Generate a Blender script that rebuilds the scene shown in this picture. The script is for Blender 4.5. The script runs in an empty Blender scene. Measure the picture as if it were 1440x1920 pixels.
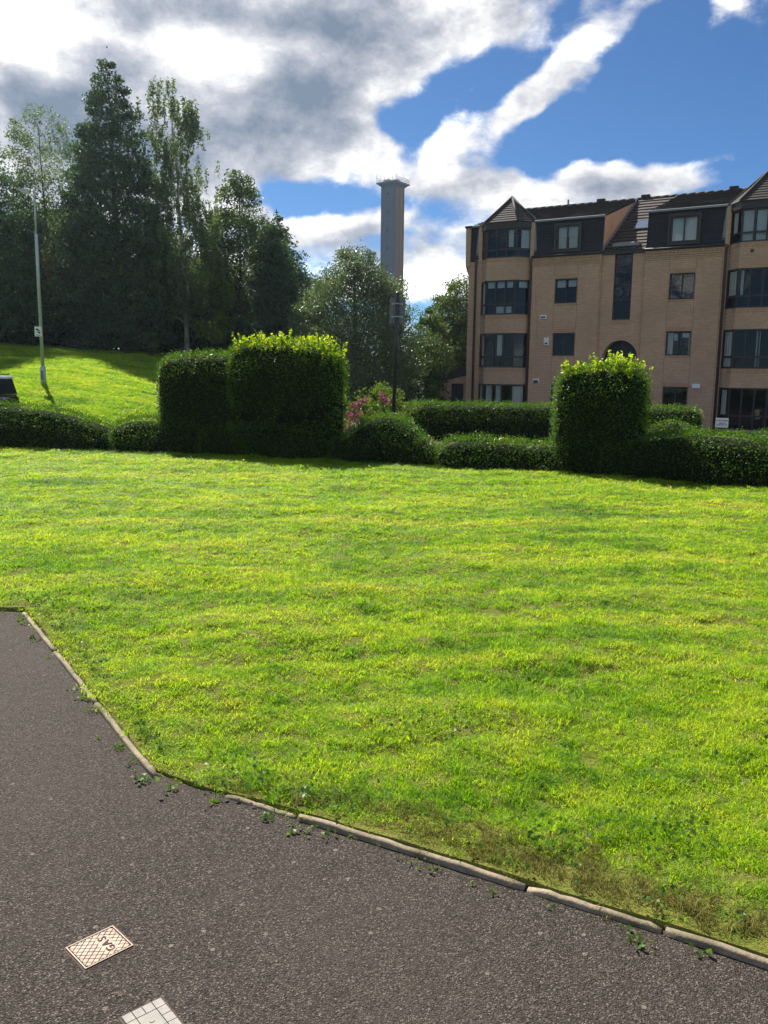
import bpy, bmesh, math, random
import numpy as np
from mathutils import Vector, Matrix

# ------------------------------------------------------------------ camera
scene = bpy.context.scene
COL = scene.collection
F_PX = 1600.0                      # focal length in pixels of the 1440 x 1920 photograph
PITCH = math.atan(253.0 / F_PX)    # looking slightly down
ROLL = 0.012
EYE = 1.6
cam_d = bpy.data.cameras.new('camera')
cam_d.sensor_fit = 'VERTICAL'
cam_d.sensor_height = 24.0
cam_d.lens = 24.0 * F_PX / 1920.0
cam_d.clip_start = 0.05
cam_d.clip_end = 3000.0
cam = bpy.data.objects.new('camera', cam_d)
COL.objects.link(cam)
_r = Vector((1, 0, 0)); _f = Vector((0, math.cos(PITCH), -math.sin(PITCH))); _u = _r.cross(_f)
_c, _s = math.cos(ROLL), math.sin(ROLL)
CR = _c * _r + _s * _u; CU = -_s * _r + _c * _u; CF = _f
cam.matrix_world = Matrix(((CR.x, CU.x, -CF.x, 0), (CR.y, CU.y, -CF.y, 0), (CR.z, CU.z, -CF.z, EYE), (0, 0, 0, 1)))
scene.camera = cam

# ------------------------------------------------------------------ sun, sky, exposure
SUN_EL = math.radians(46.0)
SUN_AZ = math.radians(-27.0)       # to the left of straight ahead (+Y)
SUN_DIR = Vector((math.sin(SUN_AZ) * math.cos(SUN_EL), math.cos(SUN_AZ) * math.cos(SUN_EL), math.sin(SUN_EL)))
sun_d = bpy.data.lights.new('sun', 'SUN')
sun_d.energy = 4.6
sun_d.angle = math.radians(0.53)
sun_d.color = (1.0, 0.94, 0.84)
sun = bpy.data.objects.new('sun', sun_d)
COL.objects.link(sun)
sun.rotation_euler = SUN_DIR.to_track_quat('Z', 'Y').to_euler()
sun.location = SUN_DIR * 60

scene.view_settings.view_transform = 'Standard'
scene.view_settings.look = 'None'
scene.view_settings.exposure = 1.18
scene.view_settings.gamma = 1.0
scene.view_settings.use_curve_mapping = False
scene.cycles.use_denoising = True
scene.cycles.max_bounces = 5
scene.cycles.diffuse_bounces = 3
scene.cycles.volume_bounces = 0
scene.cycles.transparent_max_bounces = 8
scene.cycles.sample_clamp_indirect = 6.0


class NT:
    """small helper to wire shader nodes"""
    def __init__(self, tree):
        self.t = tree; self.n = tree.nodes; self.l = tree.links
    def node(self, typ, **kw):
        nd = self.n.new(typ)
        for k, v in kw.items():
            setattr(nd, k, v)
        return nd
    def put(self, sock, v):
        if isinstance(v, bpy.types.NodeSocket):
            self.l.new(v, sock)
        elif v is not None:
            sock.default_value = v
    def math(self, op, a, b=None, c=None, clamp=False):
        nd = self.node('ShaderNodeMath', operation=op, use_clamp=clamp)
        self.put(nd.inputs[0], a)
        if b is not None: self.put(nd.inputs[1], b)
        if c is not None: self.put(nd.inputs[2], c)
        return nd.outputs[0]
    def vmath(self, op, a, b=None, scale=None):
        nd = self.node('ShaderNodeVectorMath', operation=op)
        self.put(nd.inputs[0], a)
        if b is not None: self.put(nd.inputs[1], b)
        if scale is not None: self.put(nd.inputs['Scale'], scale)
        return nd.outputs['Value'] if op in ('LENGTH', 'DOT_PRODUCT', 'DISTANCE') else nd.outputs[0]
    def noise(self, vec, scale, detail=4.0, rough=0.55, dist=0.0, dim='3D'):
        nd = self.node('ShaderNodeTexNoise', noise_dimensions=dim)
        self.put(nd.inputs['Vector'], vec)
        nd.inputs['Scale'].default_value = scale
        nd.inputs['Detail'].default_value = detail
        nd.inputs['Roughness'].default_value = rough
        nd.inputs['Distortion'].default_value = dist
        return nd.outputs[0]
    def smooth(self, v, a, b, x=0.0, y=1.0, mode='SMOOTHSTEP'):
        nd = self.node('ShaderNodeMapRange', interpolation_type=mode)
        self.put(nd.inputs[0], v)
        nd.inputs[1].default_value = a; nd.inputs[2].default_value = b
        nd.inputs[3].default_value = x; nd.inputs[4].default_value = y
        return nd.outputs[0]
    def mix(self, fac, a, b, mode='MIX'):
        nd = self.node('ShaderNodeMix', data_type='RGBA', blend_type=mode)
        self.put(nd.inputs[0], fac); self.put(nd.inputs[6], a); self.put(nd.inputs[7], b)
        return nd.outputs[2]
    def ramp(self, v, stops):
        nd = self.node('ShaderNodeValToRGB')
        cr = nd.color_ramp
        while len(cr.elements) < len(stops): cr.elements.new(0.5)
        for e, (p, c) in zip(cr.elements, stops):
            e.position = p; e.color = (*c, 1)
        self.put(nd.inputs[0], v)
        return nd.outputs[0]


def photo_dir(px, py):
    d = CF + CR * ((px - 720) / F_PX) + CU * ((960 - py) / F_PX)
    return d.normalized()

def az_el(px, py):
    d = photo_dir(px, py)
    return math.atan2(d.x, d.y), math.asin(d.z)

world = bpy.data.worlds.new('World')
scene.world = world
world.cycles.sampling_method = 'MANUAL'
world.cycles.sample_map_resolution = 256
world.use_nodes = True
W = NT(world.node_tree)
W.n.clear()
sky = W.node('ShaderNodeTexSky', sky_type='NISHITA')
sky.sun_disc = False
sky.sun_elevation = SUN_EL
sky.sun_rotation = SUN_AZ
sky.altitude = 1500.0; sky.air_density = 0.9; sky.dust_density = 0.05; sky.ozone_density = 3.0
tc = W.node('ShaderNodeTexCoord')
dirv = W.vmath('NORMALIZE', tc.outputs['Generated'])
sep = W.node('ShaderNodeSeparateXYZ'); W.put(sep.inputs[0], dirv)
az = W.math('ARCTAN2', sep.outputs[0], sep.outputs[1])
el = W.math('ARCSINE', sep.outputs[2])
comb = W.node('ShaderNodeCombineXYZ'); W.put(comb.inputs[0], az); W.put(comb.inputs[1], el)
# warp the layout a little so that every bank of cloud gets a torn outline
wn = W.node('ShaderNodeTexNoise'); W.put(wn.inputs['Vector'], dirv); wn.inputs['Scale'].default_value = 9.0; wn.inputs['Detail'].default_value = 3.0
warp = W.vmath('SCALE', W.vmath('SUBTRACT', wn.outputs['Color'], (0.5, 0.5, 0.5)), scale=0.075)
q = W.vmath('ADD', comb.outputs[0], warp)
stretch = W.vmath('ADD', W.vmath('MULTIPLY', dirv, (1.0, 1.0, 1.55)), W.vmath('SCALE', warp, scale=0.5))
q3 = stretch
n1 = W.noise(stretch, 5.2, 7.0, 0.60, 0.0)
sunstep = W.vmath('ADD', stretch, tuple(v * 0.035 for v in (SUN_DIR.x - 0.15, SUN_DIR.y * 0.2, 1.3)))
n2 = W.noise(sunstep, 5.2, 3.0, 0.55, 0.0)
n3 = W.noise(q3, 21.0, 5.0, 0.66, 0.0)

def blob_sum(blobs):
    tot = None
    for px, py, rx, ry, ang, amp in blobs:
        a0, e0 = az_el(px, py)
        nd = W.node('ShaderNodeMapping', vector_type='TEXTURE')
        W.put(nd.inputs['Vector'], q)
        nd.inputs['Location'].default_value = (a0, e0, 0)
        nd.inputs['Rotation'].default_value = (0, 0, math.radians(ang))
        k = 1.75
        nd.inputs['Scale'].default_value = (rx * k / F_PX, ry * k / F_PX, 1)
        ln = W.vmath('LENGTH', nd.outputs[0])
        v = W.smooth(ln, 0.0, 1.0, amp, 0.0)
        tot = v if tot is None else W.math('ADD', tot, v)
    return tot

# banks of cloud and blue gaps: pixel of the photograph they lie behind, radii, tilt, strength
COVER = [
    (150, 60, 330, 150, 0, 0.75), (120, 230, 260, 130, 0, 0.6), (480, 110, 300, 150, -8, 0.8),
    (600, 230, 170, 120, -25, 0.7), (760, 60, 230, 90, 8, 0.7), (900, 90, 140, 80, 20, 0.30),
    (1090, 105, 175, 56, 40, 0.95), (985, 190, 90, 26, 38, 0.65), (1340, 22, 75, 26, 20, 0.55), (1420, 70, 40, 25, 0, 0.3),
    (700, 270, 40, 80, 15, 0.40), (830, 245, 55, 28, 20, 0.40), (600, 300, 50, 60, 0, 0.45), (450, 280, 120, 90, 0, 0.4),
    (900, 320, 240, 45, -3, 0.60), (780, 420, 220, 45, 0, 0.55), (620, 430, 120, 30, 5, 0.55), (800, 520, 150, 45, 0, 0.5),
    (1000, 365, 150, 40, 0, 0.40), (1170, 338, 95, 34, 0, 1.1), (1350, 298, 140, 26, 10, 0.50), (1290, 345, 50, 18, 0, 0.4),
    (640, 520, 160, 40, 0, 0.35), (1170, 150, 40, 20, 30, 0.35), (1400, 275, 70, 20, 8, 0.35), (800, 235, 70, 20, 20, 0.3), (300, 400, 300, 130, 0, 0.45),
    # gaps of blue
    (1300, 180, 250, 120, -10, -1.15), (800, 195, 130, 50, 32, -1.1), (730, 240, 60, 40, 0, -0.5), (940, 150, 60, 30, 45, -0.5), (625, 372, 95, 46, 0, -1.0), (560, 350, 60, 40, 0, -0.4), (1060, 258, 210, 36, 8, -1.05), (1290, 255, 90, 22, 0, -0.5),
    (1010, 110, 80, 16, 48, -0.45), (570, 520, 60, 26, 0, -0.35), (1240, 60, 90, 60, 40, -0.5), (860, 395, 110, 22, 0, -0.35), (470, 350, 90, 50, 0, -0.45),
    (740, 330, 40, 50, 0, -0.2),
]
DARK = [
    (560, 195, 170, 62, -6, 1.30), (620, 250, 90, 50, 0, 0.6), (110, 200, 170, 70, -5, 1.2), (470, 300, 130, 70, 0, 0.9),
    (270, 15, 220, 34, 0, 1.0), (640, 45, 110, 45, 0, 0.8), (690, 110, 80, 40, 0, 0.8), (100, 300, 200, 80, 0, 0.9), (300, 300, 150, 120, 0, 0.6),
    (800, 90, 70, 50, 0, 0.5), (880, 60, 60, 40, 0, 0.35), (830, 470, 150, 34, 0, 1.0), (620, 470, 110, 26, 0, 0.7), (1000, 350, 150, 30, 0, 0.45), (780, 350, 60, 40, 0, 0.4),
    (1180, 360, 60, 26, 0, 0.45), (760, 520, 90, 30, 0, 0.6), (1120, 90, 80, 24, 40, 0.35),
    (50, 100, 90, 34, 0, -0.6), (300, 90, 190, 34, -8, -0.7), (410, 150, 50, 50, 0, -0.6), (690, 190, 40, 45, 0, -0.6), (600, 310, 36, 50, 20, -0.6), (560, 95, 60, 24, 0, -0.4), (1160, 325, 90, 30, 0, -0.45), (1350, 298, 100, 20, 0, -0.4), (900, 315, 160, 24, 0, -0.12), (820, 60, 120, 60, 0, -0.3), (1130, 90, 120, 30, 40, 0.25), (620, 415, 90, 14, 0, -0.5),
]
cover = W.math('ADD', blob_sum(COVER), 0.07)
nn = W.math('MULTIPLY_ADD', W.math('SUBTRACT', n1, 0.5), 2.3, W.math('MULTIPLY', W.math('SUBTRACT', n3, 0.5), 0.95))
dens = W.math('ADD', cover, nn)
alpha = W.smooth(dens, 0.02, 0.66)
side = W.math('SUBTRACT', n2, n1)               # positive where more cloud lies towards the sun
dark = W.math('ADD', W.math('MULTIPLY', blob_sum(DARK), 0.70), W.math('MULTIPLY', side, 4.6))
dark = W.math('ADD', dark, W.math('MULTIPLY', W.math('SUBTRACT', n3, 0.5), 1.2))
dark = W.math('ADD', dark, W.smooth(dens, 0.7, 1.8, 0.0, 0.22))
ccol = W.ramp(W.math('MULTIPLY_ADD', dark, 0.66, 0.15, clamp=True),
              [(0.0, (0.95, 0.935, 0.915)), (0.12, (0.56, 0.55, 0.545)), (0.30, (0.40, 0.40, 0.41)), (0.55, (0.235, 0.245, 0.28)), (0.78, (0.145, 0.165, 0.205)), (1.0, (0.085, 0.11, 0.155))])
CLOUD_GAIN = 8.4
ccol = W.mix(1.0, ccol, (CLOUD_GAIN, CLOUD_GAIN, CLOUD_GAIN, 1), 'MULTIPLY')
gam = W.node('ShaderNodeGamma'); W.put(gam.inputs[0], sky.outputs[0]); gam.inputs[1].default_value = 1.0
skyc = W.mix(1.0, gam.outputs[0], (0.15, 0.26, 0.35, 1), 'MULTIPLY')
# clouds opposite the sun are lit full on, those towards it show their shaded side
facing = W.vmath('DOT_PRODUCT', dirv, tuple(SUN_DIR))
front = W.smooth(facing, -0.6, 0.75, 2.0, 0.93)
fcol = W.node('ShaderNodeCombineXYZ')
for _i in range(3): W.put(fcol.inputs[_i], front)
ccol = W.mix(1.0, ccol, fcol.outputs[0], 'MULTIPLY')
final = W.mix(alpha, skyc, ccol)
bg = W.node('ShaderNodeBackground'); W.put(bg.inputs[0], final); bg.inputs[1].default_value = 0.12
wo = W.node('ShaderNodeOutputWorld'); W.l.new(bg.outputs[0], wo.inputs[0])

# ------------------------------------------------------------------ mesh helpers
rng = np.random.default_rng(7)
random.seed(7)

def fast_mesh(name, verts, faces_flat, nper, mats=(), mat_idx=None, smooth=False):
    """verts (N,3); faces_flat flat index array; nper corners per face"""
    me = bpy.data.meshes.new(name)
    verts = np.asarray(verts, np.float32); idx = np.asarray(faces_flat, np.int32).ravel()
    nf = len(idx) // nper
    me.vertices.add(len(verts)); me.vertices.foreach_set('co', verts.ravel())
    me.loops.add(len(idx)); me.loops.foreach_set('vertex_index', idx)
    me.polygons.add(nf)
    me.polygons.foreach_set('loop_start', np.arange(0, nf * nper, nper, dtype=np.int32))
    me.polygons.foreach_set('loop_total', np.full(nf, nper, np.int32))
    for m in mats: me.materials.append(m)
    if mat_idx is not None: me.polygons.foreach_set('material_index', np.asarray(mat_idx, np.int32))
    if smooth: me.polygons.foreach_set('use_smooth', np.ones(nf, bool))
    me.update(calc_edges=True)
    return me

def link(name, me, parent=None, loc=None, rotz=None):
    o = bpy.data.objects.new(name, me)
    COL.objects.link(o)
    if parent is not None: o.parent = parent
    if loc is not None: o.location = loc
    if rotz is not None: o.rotation_euler = (0, 0, rotz)
    return o

def empty(name, loc=(0, 0, 0), rotz=0.0):
    o = link(name, None, None, loc, rotz)
    o.empty_display_size = 0.3
    return o

def tag(o, label=None, cat=None, group=None, kind=None):
    if label: o['label'] = label
    if cat: o['category'] = cat
    if group: o['group'] = group
    if kind: o['kind'] = kind
    return o


class MB:
    """collects simple solids into one mesh"""
    def __init__(self):
        self.v = []; self.f = []
    def face(self, pts):
        b = len(self.v); self.v += [tuple(p) for p in pts]; self.f.append(tuple(range(b, b + len(pts))))
        return self
    def box(self, x0, x1, y0, y1, z0, z1):
        b = len(self.v)
        self.v += [(x0, y0, z0), (x1, y0, z0), (x1, y1, z0), (x0, y1, z0), (x0, y0, z1), (x1, y0, z1), (x1, y1, z1), (x0, y1, z1)]
        for q_ in ((0, 3, 2, 1), (4, 5, 6, 7), (0, 1, 5, 4), (1, 2, 6, 5), (2, 3, 7, 6), (3, 0, 4, 7)):
            self.f.append(tuple(b + i for i in q_))
        return self
    def prism(self, poly, a, b_, axis):
        """poly in the two other axes, extruded along axis from a to b_"""
        n = len(poly); b = len(self.v)
        def P(p, t):
            if axis == 0: return (t, p[0], p[1])
            if axis == 1: return (p[0], t, p[1])
            return (p[0], p[1], t)
        self.v += [P(p, a) for p in poly] + [P(p, b_) for p in poly]
        self.f.append(tuple(b + i for i in range(n))[::-1]); self.f.append(tuple(b + n + i for i in range(n)))
        for i in range(n):
            j = (i + 1) % n
            self.f.append((b + i, b + j, b + n + j, b + n + i))
        return self
    def tube(self, pts, rads, n=8, cap=True):
        pts = [Vector(p) for p in pts]; b = len(self.v)
        for k, p in enumerate(pts):
            t = (pts[min(k + 1, len(pts) - 1)] - pts[max(k - 1, 0)]).normalized()
            a = Vector((0, 0, 1)) if abs(t.z) < 0.9 else Vector((1, 0, 0))
            u = t.cross(a).normalized(); w = t.cross(u)
            r = rads[k] if hasattr(rads, '__len__') else rads
            for i in range(n):
                an = 2 * math.pi * i / n
                self.v.append(tuple(p + (u * math.cos(an) + w * math.sin(an)) * r))
        for k in range(len(pts) - 1):
            for i in range(n):
                j = (i + 1) % n
                self.f.append((b + k * n + i, b + k * n + j, b + (k + 1) * n + j, b + (k + 1) * n + i))
        if cap:
            self.f.append(tuple(b + i for i in range(n))[::-1])
            self.f.append(tuple(b + (len(pts) - 1) * n + i for i in range(n)))
        return self
    def build(self, name, mat, parent=None, smooth=False, bevel=0.0, loc=None, rotz=None):
        me = bpy.data.meshes.new(name)
        me.from_pydata(self.v, [], self.f)
        bm = bmesh.new(); bm.from_mesh(me)
        bmesh.ops.recalc_face_normals(bm, faces=bm.faces)
        if bevel > 0:
            bmesh.ops.bevel(bm, geom=list(bm.edges), offset=bevel, segments=2, affect='EDGES', profile=0.6)
        bm.to_mesh(me); bm.free()
        if smooth:
            me.polygons.foreach_set('use_smooth', np.ones(len(me.polygons), bool))
        me.materials.append(mat)
        return link(name, me, parent, loc, rotz)


# ------------------------------------------------------------------ materials
def material(name):
    m = bpy.data.materials.new(name); m.use_nodes = True
    t = NT(m.node_tree); t.n.clear()
    out = t.node('ShaderNodeOutputMaterial')
    return m, t, out

def principled(t, color, rough=0.7, spec=0.4, metal=0.0, normal=None, **kw):
    b = t.node('ShaderNodeBsdfPrincipled')
    t.put(b.inputs['Base Color'], color if isinstance(color, bpy.types.NodeSocket) else (*color[:3], 1))
    t.put(b.inputs['Roughness'], rough); t.put(b.inputs['Specular IOR Level'], spec); t.put(b.inputs['Metallic'], metal)
    if normal is not None: t.l.new(normal, b.inputs['Normal'])
    for k, v in kw.items(): t.put(b.inputs[k], v)
    return b

def bump(t, h, strength=0.5, dist=0.01):
    nd = t.node('ShaderNodeBump'); t.put(nd.inputs['Height'], h)
    nd.inputs['Strength'].default_value = strength; nd.inputs['Distance'].default_value = dist
    return nd.outputs[0]

def plain(name, color, rough=0.6, spec=0.4, metal=0.0, var=0.18, scale=6.0, bumpy=0.0):
    """a paint / metal / plastic with a little uneven wear"""
    m, t, out = material(name)
    co = t.node('ShaderNodeTexCoord').outputs['Object']
    n = t.noise(co, scale, 5.0, 0.6)
    lo = tuple(c * (1 - var) for c in color); hi = tuple(min(1, c * (1 + var)) for c in color)
    c = t.mix(n, (*lo, 1), (*hi, 1))
    nm = bump(t, t.noise(co, scale * 12, 3.0), bumpy, 0.01) if bumpy else None
    r = t.smooth(t.noise(co, scale * 2.3, 4.0), 0.3, 0.7, max(0.02, rough - 0.1), min(1, rough + 0.1))
    b = principled(t, c, r, spec, metal, nm)
    t.l.new(b.outputs[0], out.inputs[0])
    return m

def leaf_mat(name, cols, trans=0.5, rough=0.5, spec=0.35, tint=(1.25, 1.3, 0.55), noise_scale=1.2, island=True):
    """foliage: diffuse and gloss on both faces plus light let through"""
    m, t, out = material(name)
    g = t.node('ShaderNodeNewGeometry')
    n = t.noise(g.outputs['Position'], noise_scale, 3.0, 0.6)
    f = n
    if island:
        f = t.math('MULTIPLY_ADD', g.outputs['Random Per Island'], 0.75, t.math('MULTIPLY_ADD', n, 1.1, -0.42), clamp=True)
    c = t.ramp(f, [(i / (len(cols) - 1), cc) for i, cc in enumerate(cols)])
    b = principled(t, c, rough, spec)
    tr = t.node('ShaderNodeBsdfTranslucent')
    t.put(tr.inputs[0], t.mix(1.0, c, (*tint, 1), 'MULTIPLY'))
    mx = t.node('ShaderNodeMixShader'); mx.inputs[0].default_value = trans
    t.l.new(b.outputs[0], mx.inputs[1]); t.l.new(tr.outputs[0], mx.inputs[2]); t.l.new(mx.outputs[0], out.inputs[0])
    return m

def bark_mat(name, c1, c2, scale=8.0):
    m, t, out = material(name)
    co = t.node('ShaderNodeTexCoord').outputs['Object']
    mp = t.node('ShaderNodeMapping'); t.put(mp.inputs[0], co); mp.inputs['Scale'].default_value = (1, 1, 0.25)
    n = t.noise(mp.outputs[0], scale, 6.0, 0.65)
    c = t.ramp(n, [(0.3, c1), (0.7, c2)])
    b = principled(t, c, 0.9, 0.15, 0.0, bump(t, n, 0.8, 0.02))
    t.l.new(b.outputs[0], out.inputs[0])
    return m

M = {}
# brick: courses of 75 mm in the wall's own metres, mottled and weathered
def brick_mat(name, c1, c2, mortar, soldier=False):
    m, t, out = material(name)
    co = t.node('ShaderNodeTexCoord').outputs['Object']
    sp = t.node('ShaderNodeSeparateXYZ'); t.put(sp.inputs[0], co)
    cb = t.node('ShaderNodeCombineXYZ')
    u = t.math('ADD', sp.outputs[0], sp.outputs[1])
    if soldier:
        t.put(cb.inputs[0], sp.outputs[2]); t.put(cb.inputs[1], u)
    else:
        t.put(cb.inputs[0], u); t.put(cb.inputs[1], sp.outputs[2])
    bt = t.node('ShaderNodeTexBrick'); t.put(bt.inputs['Vector'], cb.outputs[0])
    bt.inputs['Scale'].default_value = 1.0
    bt.inputs['Brick Width'].default_value = 0.225; bt.inputs['Row Height'].default_value = 0.078
    bt.inputs['Mortar Size'].default_value = 0.011; bt.inputs['Mortar Smooth'].default_value = 0.3
    bt.inputs['Bias'].default_value = -0.1
    bt.inputs['Color1'].default_value = (*c1, 1); bt.inputs['Color2'].default_value = (*c2, 1); bt.inputs['Mortar'].default_value = (*mortar, 1)
    big = t.noise(co, 0.55, 5.0, 0.6); fine = t.noise(co, 14.0, 3.0, 0.6)
    c = t.mix(t.smooth(big, 0.35, 0.7, 0.0, 0.45), bt.outputs[0], (0.34, 0.215, 0.15, 1))
    streak = t.node('ShaderNodeMapping'); t.put(streak.inputs[0], co); streak.inputs['Scale'].default_value = (2.2, 2.2, 0.18)
    st = t.smooth(t.noise(streak.outputs[0], 1.6, 5.0, 0.65), 0.60, 0.82, 0.0, 0.5)
    c = t.mix(st, c, (0.11, 0.085, 0.075, 1))
    c = t.mix(t.smooth(fine, 0.3, 0.75, 0.0, 0.25), c, (0.5, 0.35, 0.24, 1))
    b = principled(t, c, 0.9, 0.15, 0.0, bump(t, t.math('SUBTRACT', 1.0, bt.outputs['Fac']), 0.6, 0.008))
    t.l.new(b.outputs[0], out.inputs[0])
    return m
M['brick'] = brick_mat('brick', (0.65, 0.40, 0.245), (0.53, 0.315, 0.19), (0.38, 0.265, 0.185))
M['brick_soldier'] = brick_mat('brick_soldier', (0.58, 0.34, 0.19), (0.48, 0.26, 0.145), (0.28, 0.19, 0.13), True)
M['frame'] = plain('dark_frame', (0.028, 0.019, 0.017), 0.4, 0.4)
M['pipe'] = plain('brown_pipe', (0.075, 0.04, 0.036), 0.45, 0.4)
M['lead'] = plain('lead', (0.20, 0.215, 0.235), 0.55, 0.5, 0.2, 0.25, 3.0)
M['interior'] = plain('interior', (0.025, 0.025, 0.028), 0.9, 0.1)
M['curtain'] = plain('curtain', (0.62, 0.60, 0.56), 0.9, 0.1, 0, 0.2, 9.0)
M['blind'] = plain('blind', (0.55, 0.56, 0.58), 0.8, 0.1, 0, 0.1, 3.0)
M['plastic_white'] = plain('white_plastic', (0.72, 0.71, 0.68), 0.5, 0.4)
M['plastic_dark'] = plain('dark_plastic', (0.03, 0.03, 0.032), 0.5, 0.4)
M['door'] = plain('dark_door', (0.018, 0.02, 0.03), 0.5, 0.35)
M['galv'] = plain('galvanised', (0.42, 0.44, 0.45), 0.5, 0.5, 0.55, 0.2, 7.0)
M['blackpaint'] = plain('black_paint', (0.016, 0.016, 0.018), 0.35, 0.5)
M['signgrey'] = plain('sign_back', (0.15, 0.155, 0.155), 0.55, 0.4, 0.2)

def tile_mat(name, c1, c2, moss):
    m, t, out = material(name)
    co = t.node('ShaderNodeTexCoord').outputs['Object']
    n = t.noise(co, 1.1, 6.0, 0.65); n2_ = t.noise(co, 11.0, 4.0, 0.6)
    g = t.node('ShaderNodeNewGeometry')
    c = t.mix(t.math('MULTIPLY_ADD', g.outputs['Random Per Island'], 0.5, t.math('MULTIPLY', n2_, 0.6), clamp=True), (*c1, 1), (*c2, 1))
    c = t.mix(t.smooth(n, 0.50, 0.68, 0.0, 0.6), c, (*moss, 1))
    b = principled(t, c, 0.8, 0.3, 0.0, bump(t, n2_, 0.4, 0.01))
    t.l.new(b.outputs[0], out.inputs[0])
    return m
M['tile'] = tile_mat('roof_tile', (0.030, 0.023, 0.022), (0.062, 0.049, 0.045), (0.040, 0.035, 0.026))
M['tile_dark'] = tile_mat('hung_tile', (0.016, 0.017, 0.022), (0.032, 0.030, 0.036), (0.025, 0.026, 0.028))

m, t, out = material('window_glass')
gg = t.node('ShaderNodeNewGeometry')
cosv = t.math('ABSOLUTE', t.vmath('DOT_PRODUCT', gg.outputs['Normal'], gg.outputs['Incoming']))
fres = t.math('MULTIPLY_ADD', t.math('POWER', t.math('SUBTRACT', 1.0, cosv), 5.0), 0.93, 0.028)
gl = t.node('ShaderNodeBsdfGlossy'); gl.inputs['Roughness'].default_value = 0.015; gl.inputs[0].default_value = (1, 1, 1, 1)
co = t.node('ShaderNodeTexCoord').outputs['Object']
t.l.new(bump(t, t.noise(co, 1.3, 2.0), 0.12, 0.05), gl.inputs['Normal'])
tp = t.node('ShaderNodeBsdfTransparent'); tp.inputs[0].default_value = (0.72, 0.77, 0.78, 1)
mx = t.node('ShaderNodeMixShader'); t.put(mx.inputs[0], fres)
t.l.new(tp.outputs[0], mx.inputs[1]); t.l.new(gl.outputs[0], mx.inputs[2]); t.l.new(mx.outputs[0], out.inputs[0])
M['glass'] = m

# asphalt: stone chips of mixed greys in dark binder
def asphalt_mat(name, dark, mid, chip):
    m, t, out = material(name)
    co = t.node('ShaderNodeNewGeometry').outputs['Position']
    def vor(scale, feat='F1', rnd=1.0):
        v = t.node('ShaderNodeTexVoronoi', feature=feat); t.put(v.inputs['Vector'], co); v.inputs['Scale'].default_value = scale
        v.inputs['Randomness'].default_value = rnd
        return v
    v1 = vor(190.0); v2 = vor(80.0); v3 = vor(17.0)
    sx = t.node('ShaderNodeSeparateColor'); t.put(sx.inputs[0], v1.outputs['Color'])
    sy = t.node('ShaderNodeSeparateColor'); t.put(sy.inputs[0], v2.outputs['Color'])
    sz = t.node('ShaderNodeSeparateColor'); t.put(sz.inputs[0], v3.outputs['Color'])
    c = t.ramp(sx.outputs[0], [(0.0, dark), (0.55, mid), (0.86, tuple(x * 1.7 for x in mid)), (1.0, chip)])
    inner = t.smooth(v1.outputs['Distance'], 0.25, 0.62, 1.0, 0.25)
    c = t.mix(inner, (*tuple(x * 0.35 for x in dark), 1), c)
    big = t.math('MULTIPLY', t.smooth(sy.outputs[1], 0.90, 0.93), t.smooth(v2.outputs['Distance'], 0.25, 0.42, 1.0, 0.0))
    c = t.mix(t.math('MULTIPLY', big, 0.5), c, (*chip, 1))
    lone = t.math('MULTIPLY', t.smooth(sz.outputs[2], 0.955, 0.965), t.smooth(v3.outputs['Distance'], 0.10, 0.14, 1.0, 0.0))
    c = t.mix(t.math('MULTIPLY', lone, 0.55), c, (0.26, 0.22, 0.18, 1))
    patch = t.noise(co, 0.8, 5.0, 0.6)
    c = t.mix(t.smooth(patch, 0.3, 0.75, 0.0, 0.4), c, (*tuple(x * 0.8 for x in mid), 1))
    stain = t.smooth(t.noise(co, 2.6, 5.0, 0.7), 0.58, 0.75, 0.0, 0.35)
    c = t.mix(stain, c, (*tuple(x * 0.6 for x in dark), 1))
    h = t.math('ADD', t.math('MULTIPLY', t.smooth(v1.outputs['Distance'], 0.0, 0.7, 1.0, 0.0), t.math('MULTIPLY_ADD', sx.outputs[1], 0.8, 0.2)), t.math('MULTIPLY', big, 0.5))
    b = principled(t, c, 0.85, 0.12, 0.0, bump(t, h, 0.9, 0.006))
    t.l.new(b.outputs[0], out.inputs[0])
    return m
M['path'] = asphalt_mat('path_asphalt', (0.030, 0.0245, 0.0205), (0.092, 0.0755, 0.063), (0.25, 0.21, 0.175))
M['road'] = asphalt_mat('road_asphalt', (0.04, 0.038, 0.037), (0.08, 0.075, 0.07), (0.2, 0.19, 0.17))

def concrete_mat(name, base):
    m, t, out = material(name)
    co = t.node('ShaderNodeNewGeometry').outputs['Position']
    n = t.noise(co, 7.0, 6.0, 0.7); n2_ = t.noise(co, 90.0, 4.0, 0.6)
    c = t.mix(t.smooth(n, 0.3, 0.7), (*tuple(x * 0.55 for x in base), 1), (*base, 1))
    c = t.mix(t.smooth(n2_, 0.45, 0.7, 0.0, 0.6), c, (*tuple(x * 0.45 for x in base), 1))
    c = t.mix(t.smooth(t.noise(co, 3.1, 5.0, 0.7), 0.46, 0.66, 0.0, 0.75), c, (0.085, 0.085, 0.045, 1))   # algae
    b = principled(t, c, 0.9, 0.2, 0.0, bump(t, n2_, 0.5, 0.006))
    t.l.new(b.outputs[0], out.inputs[0])
    return m
M['kerb'] = concrete_mat('kerb_concrete', (0.36, 0.295, 0.205))
M['concrete_tower'] = plain('tower_concrete', (0.33, 0.265, 0.225), 0.85, 0.2, 0, 0.15, 0.3)

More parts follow.
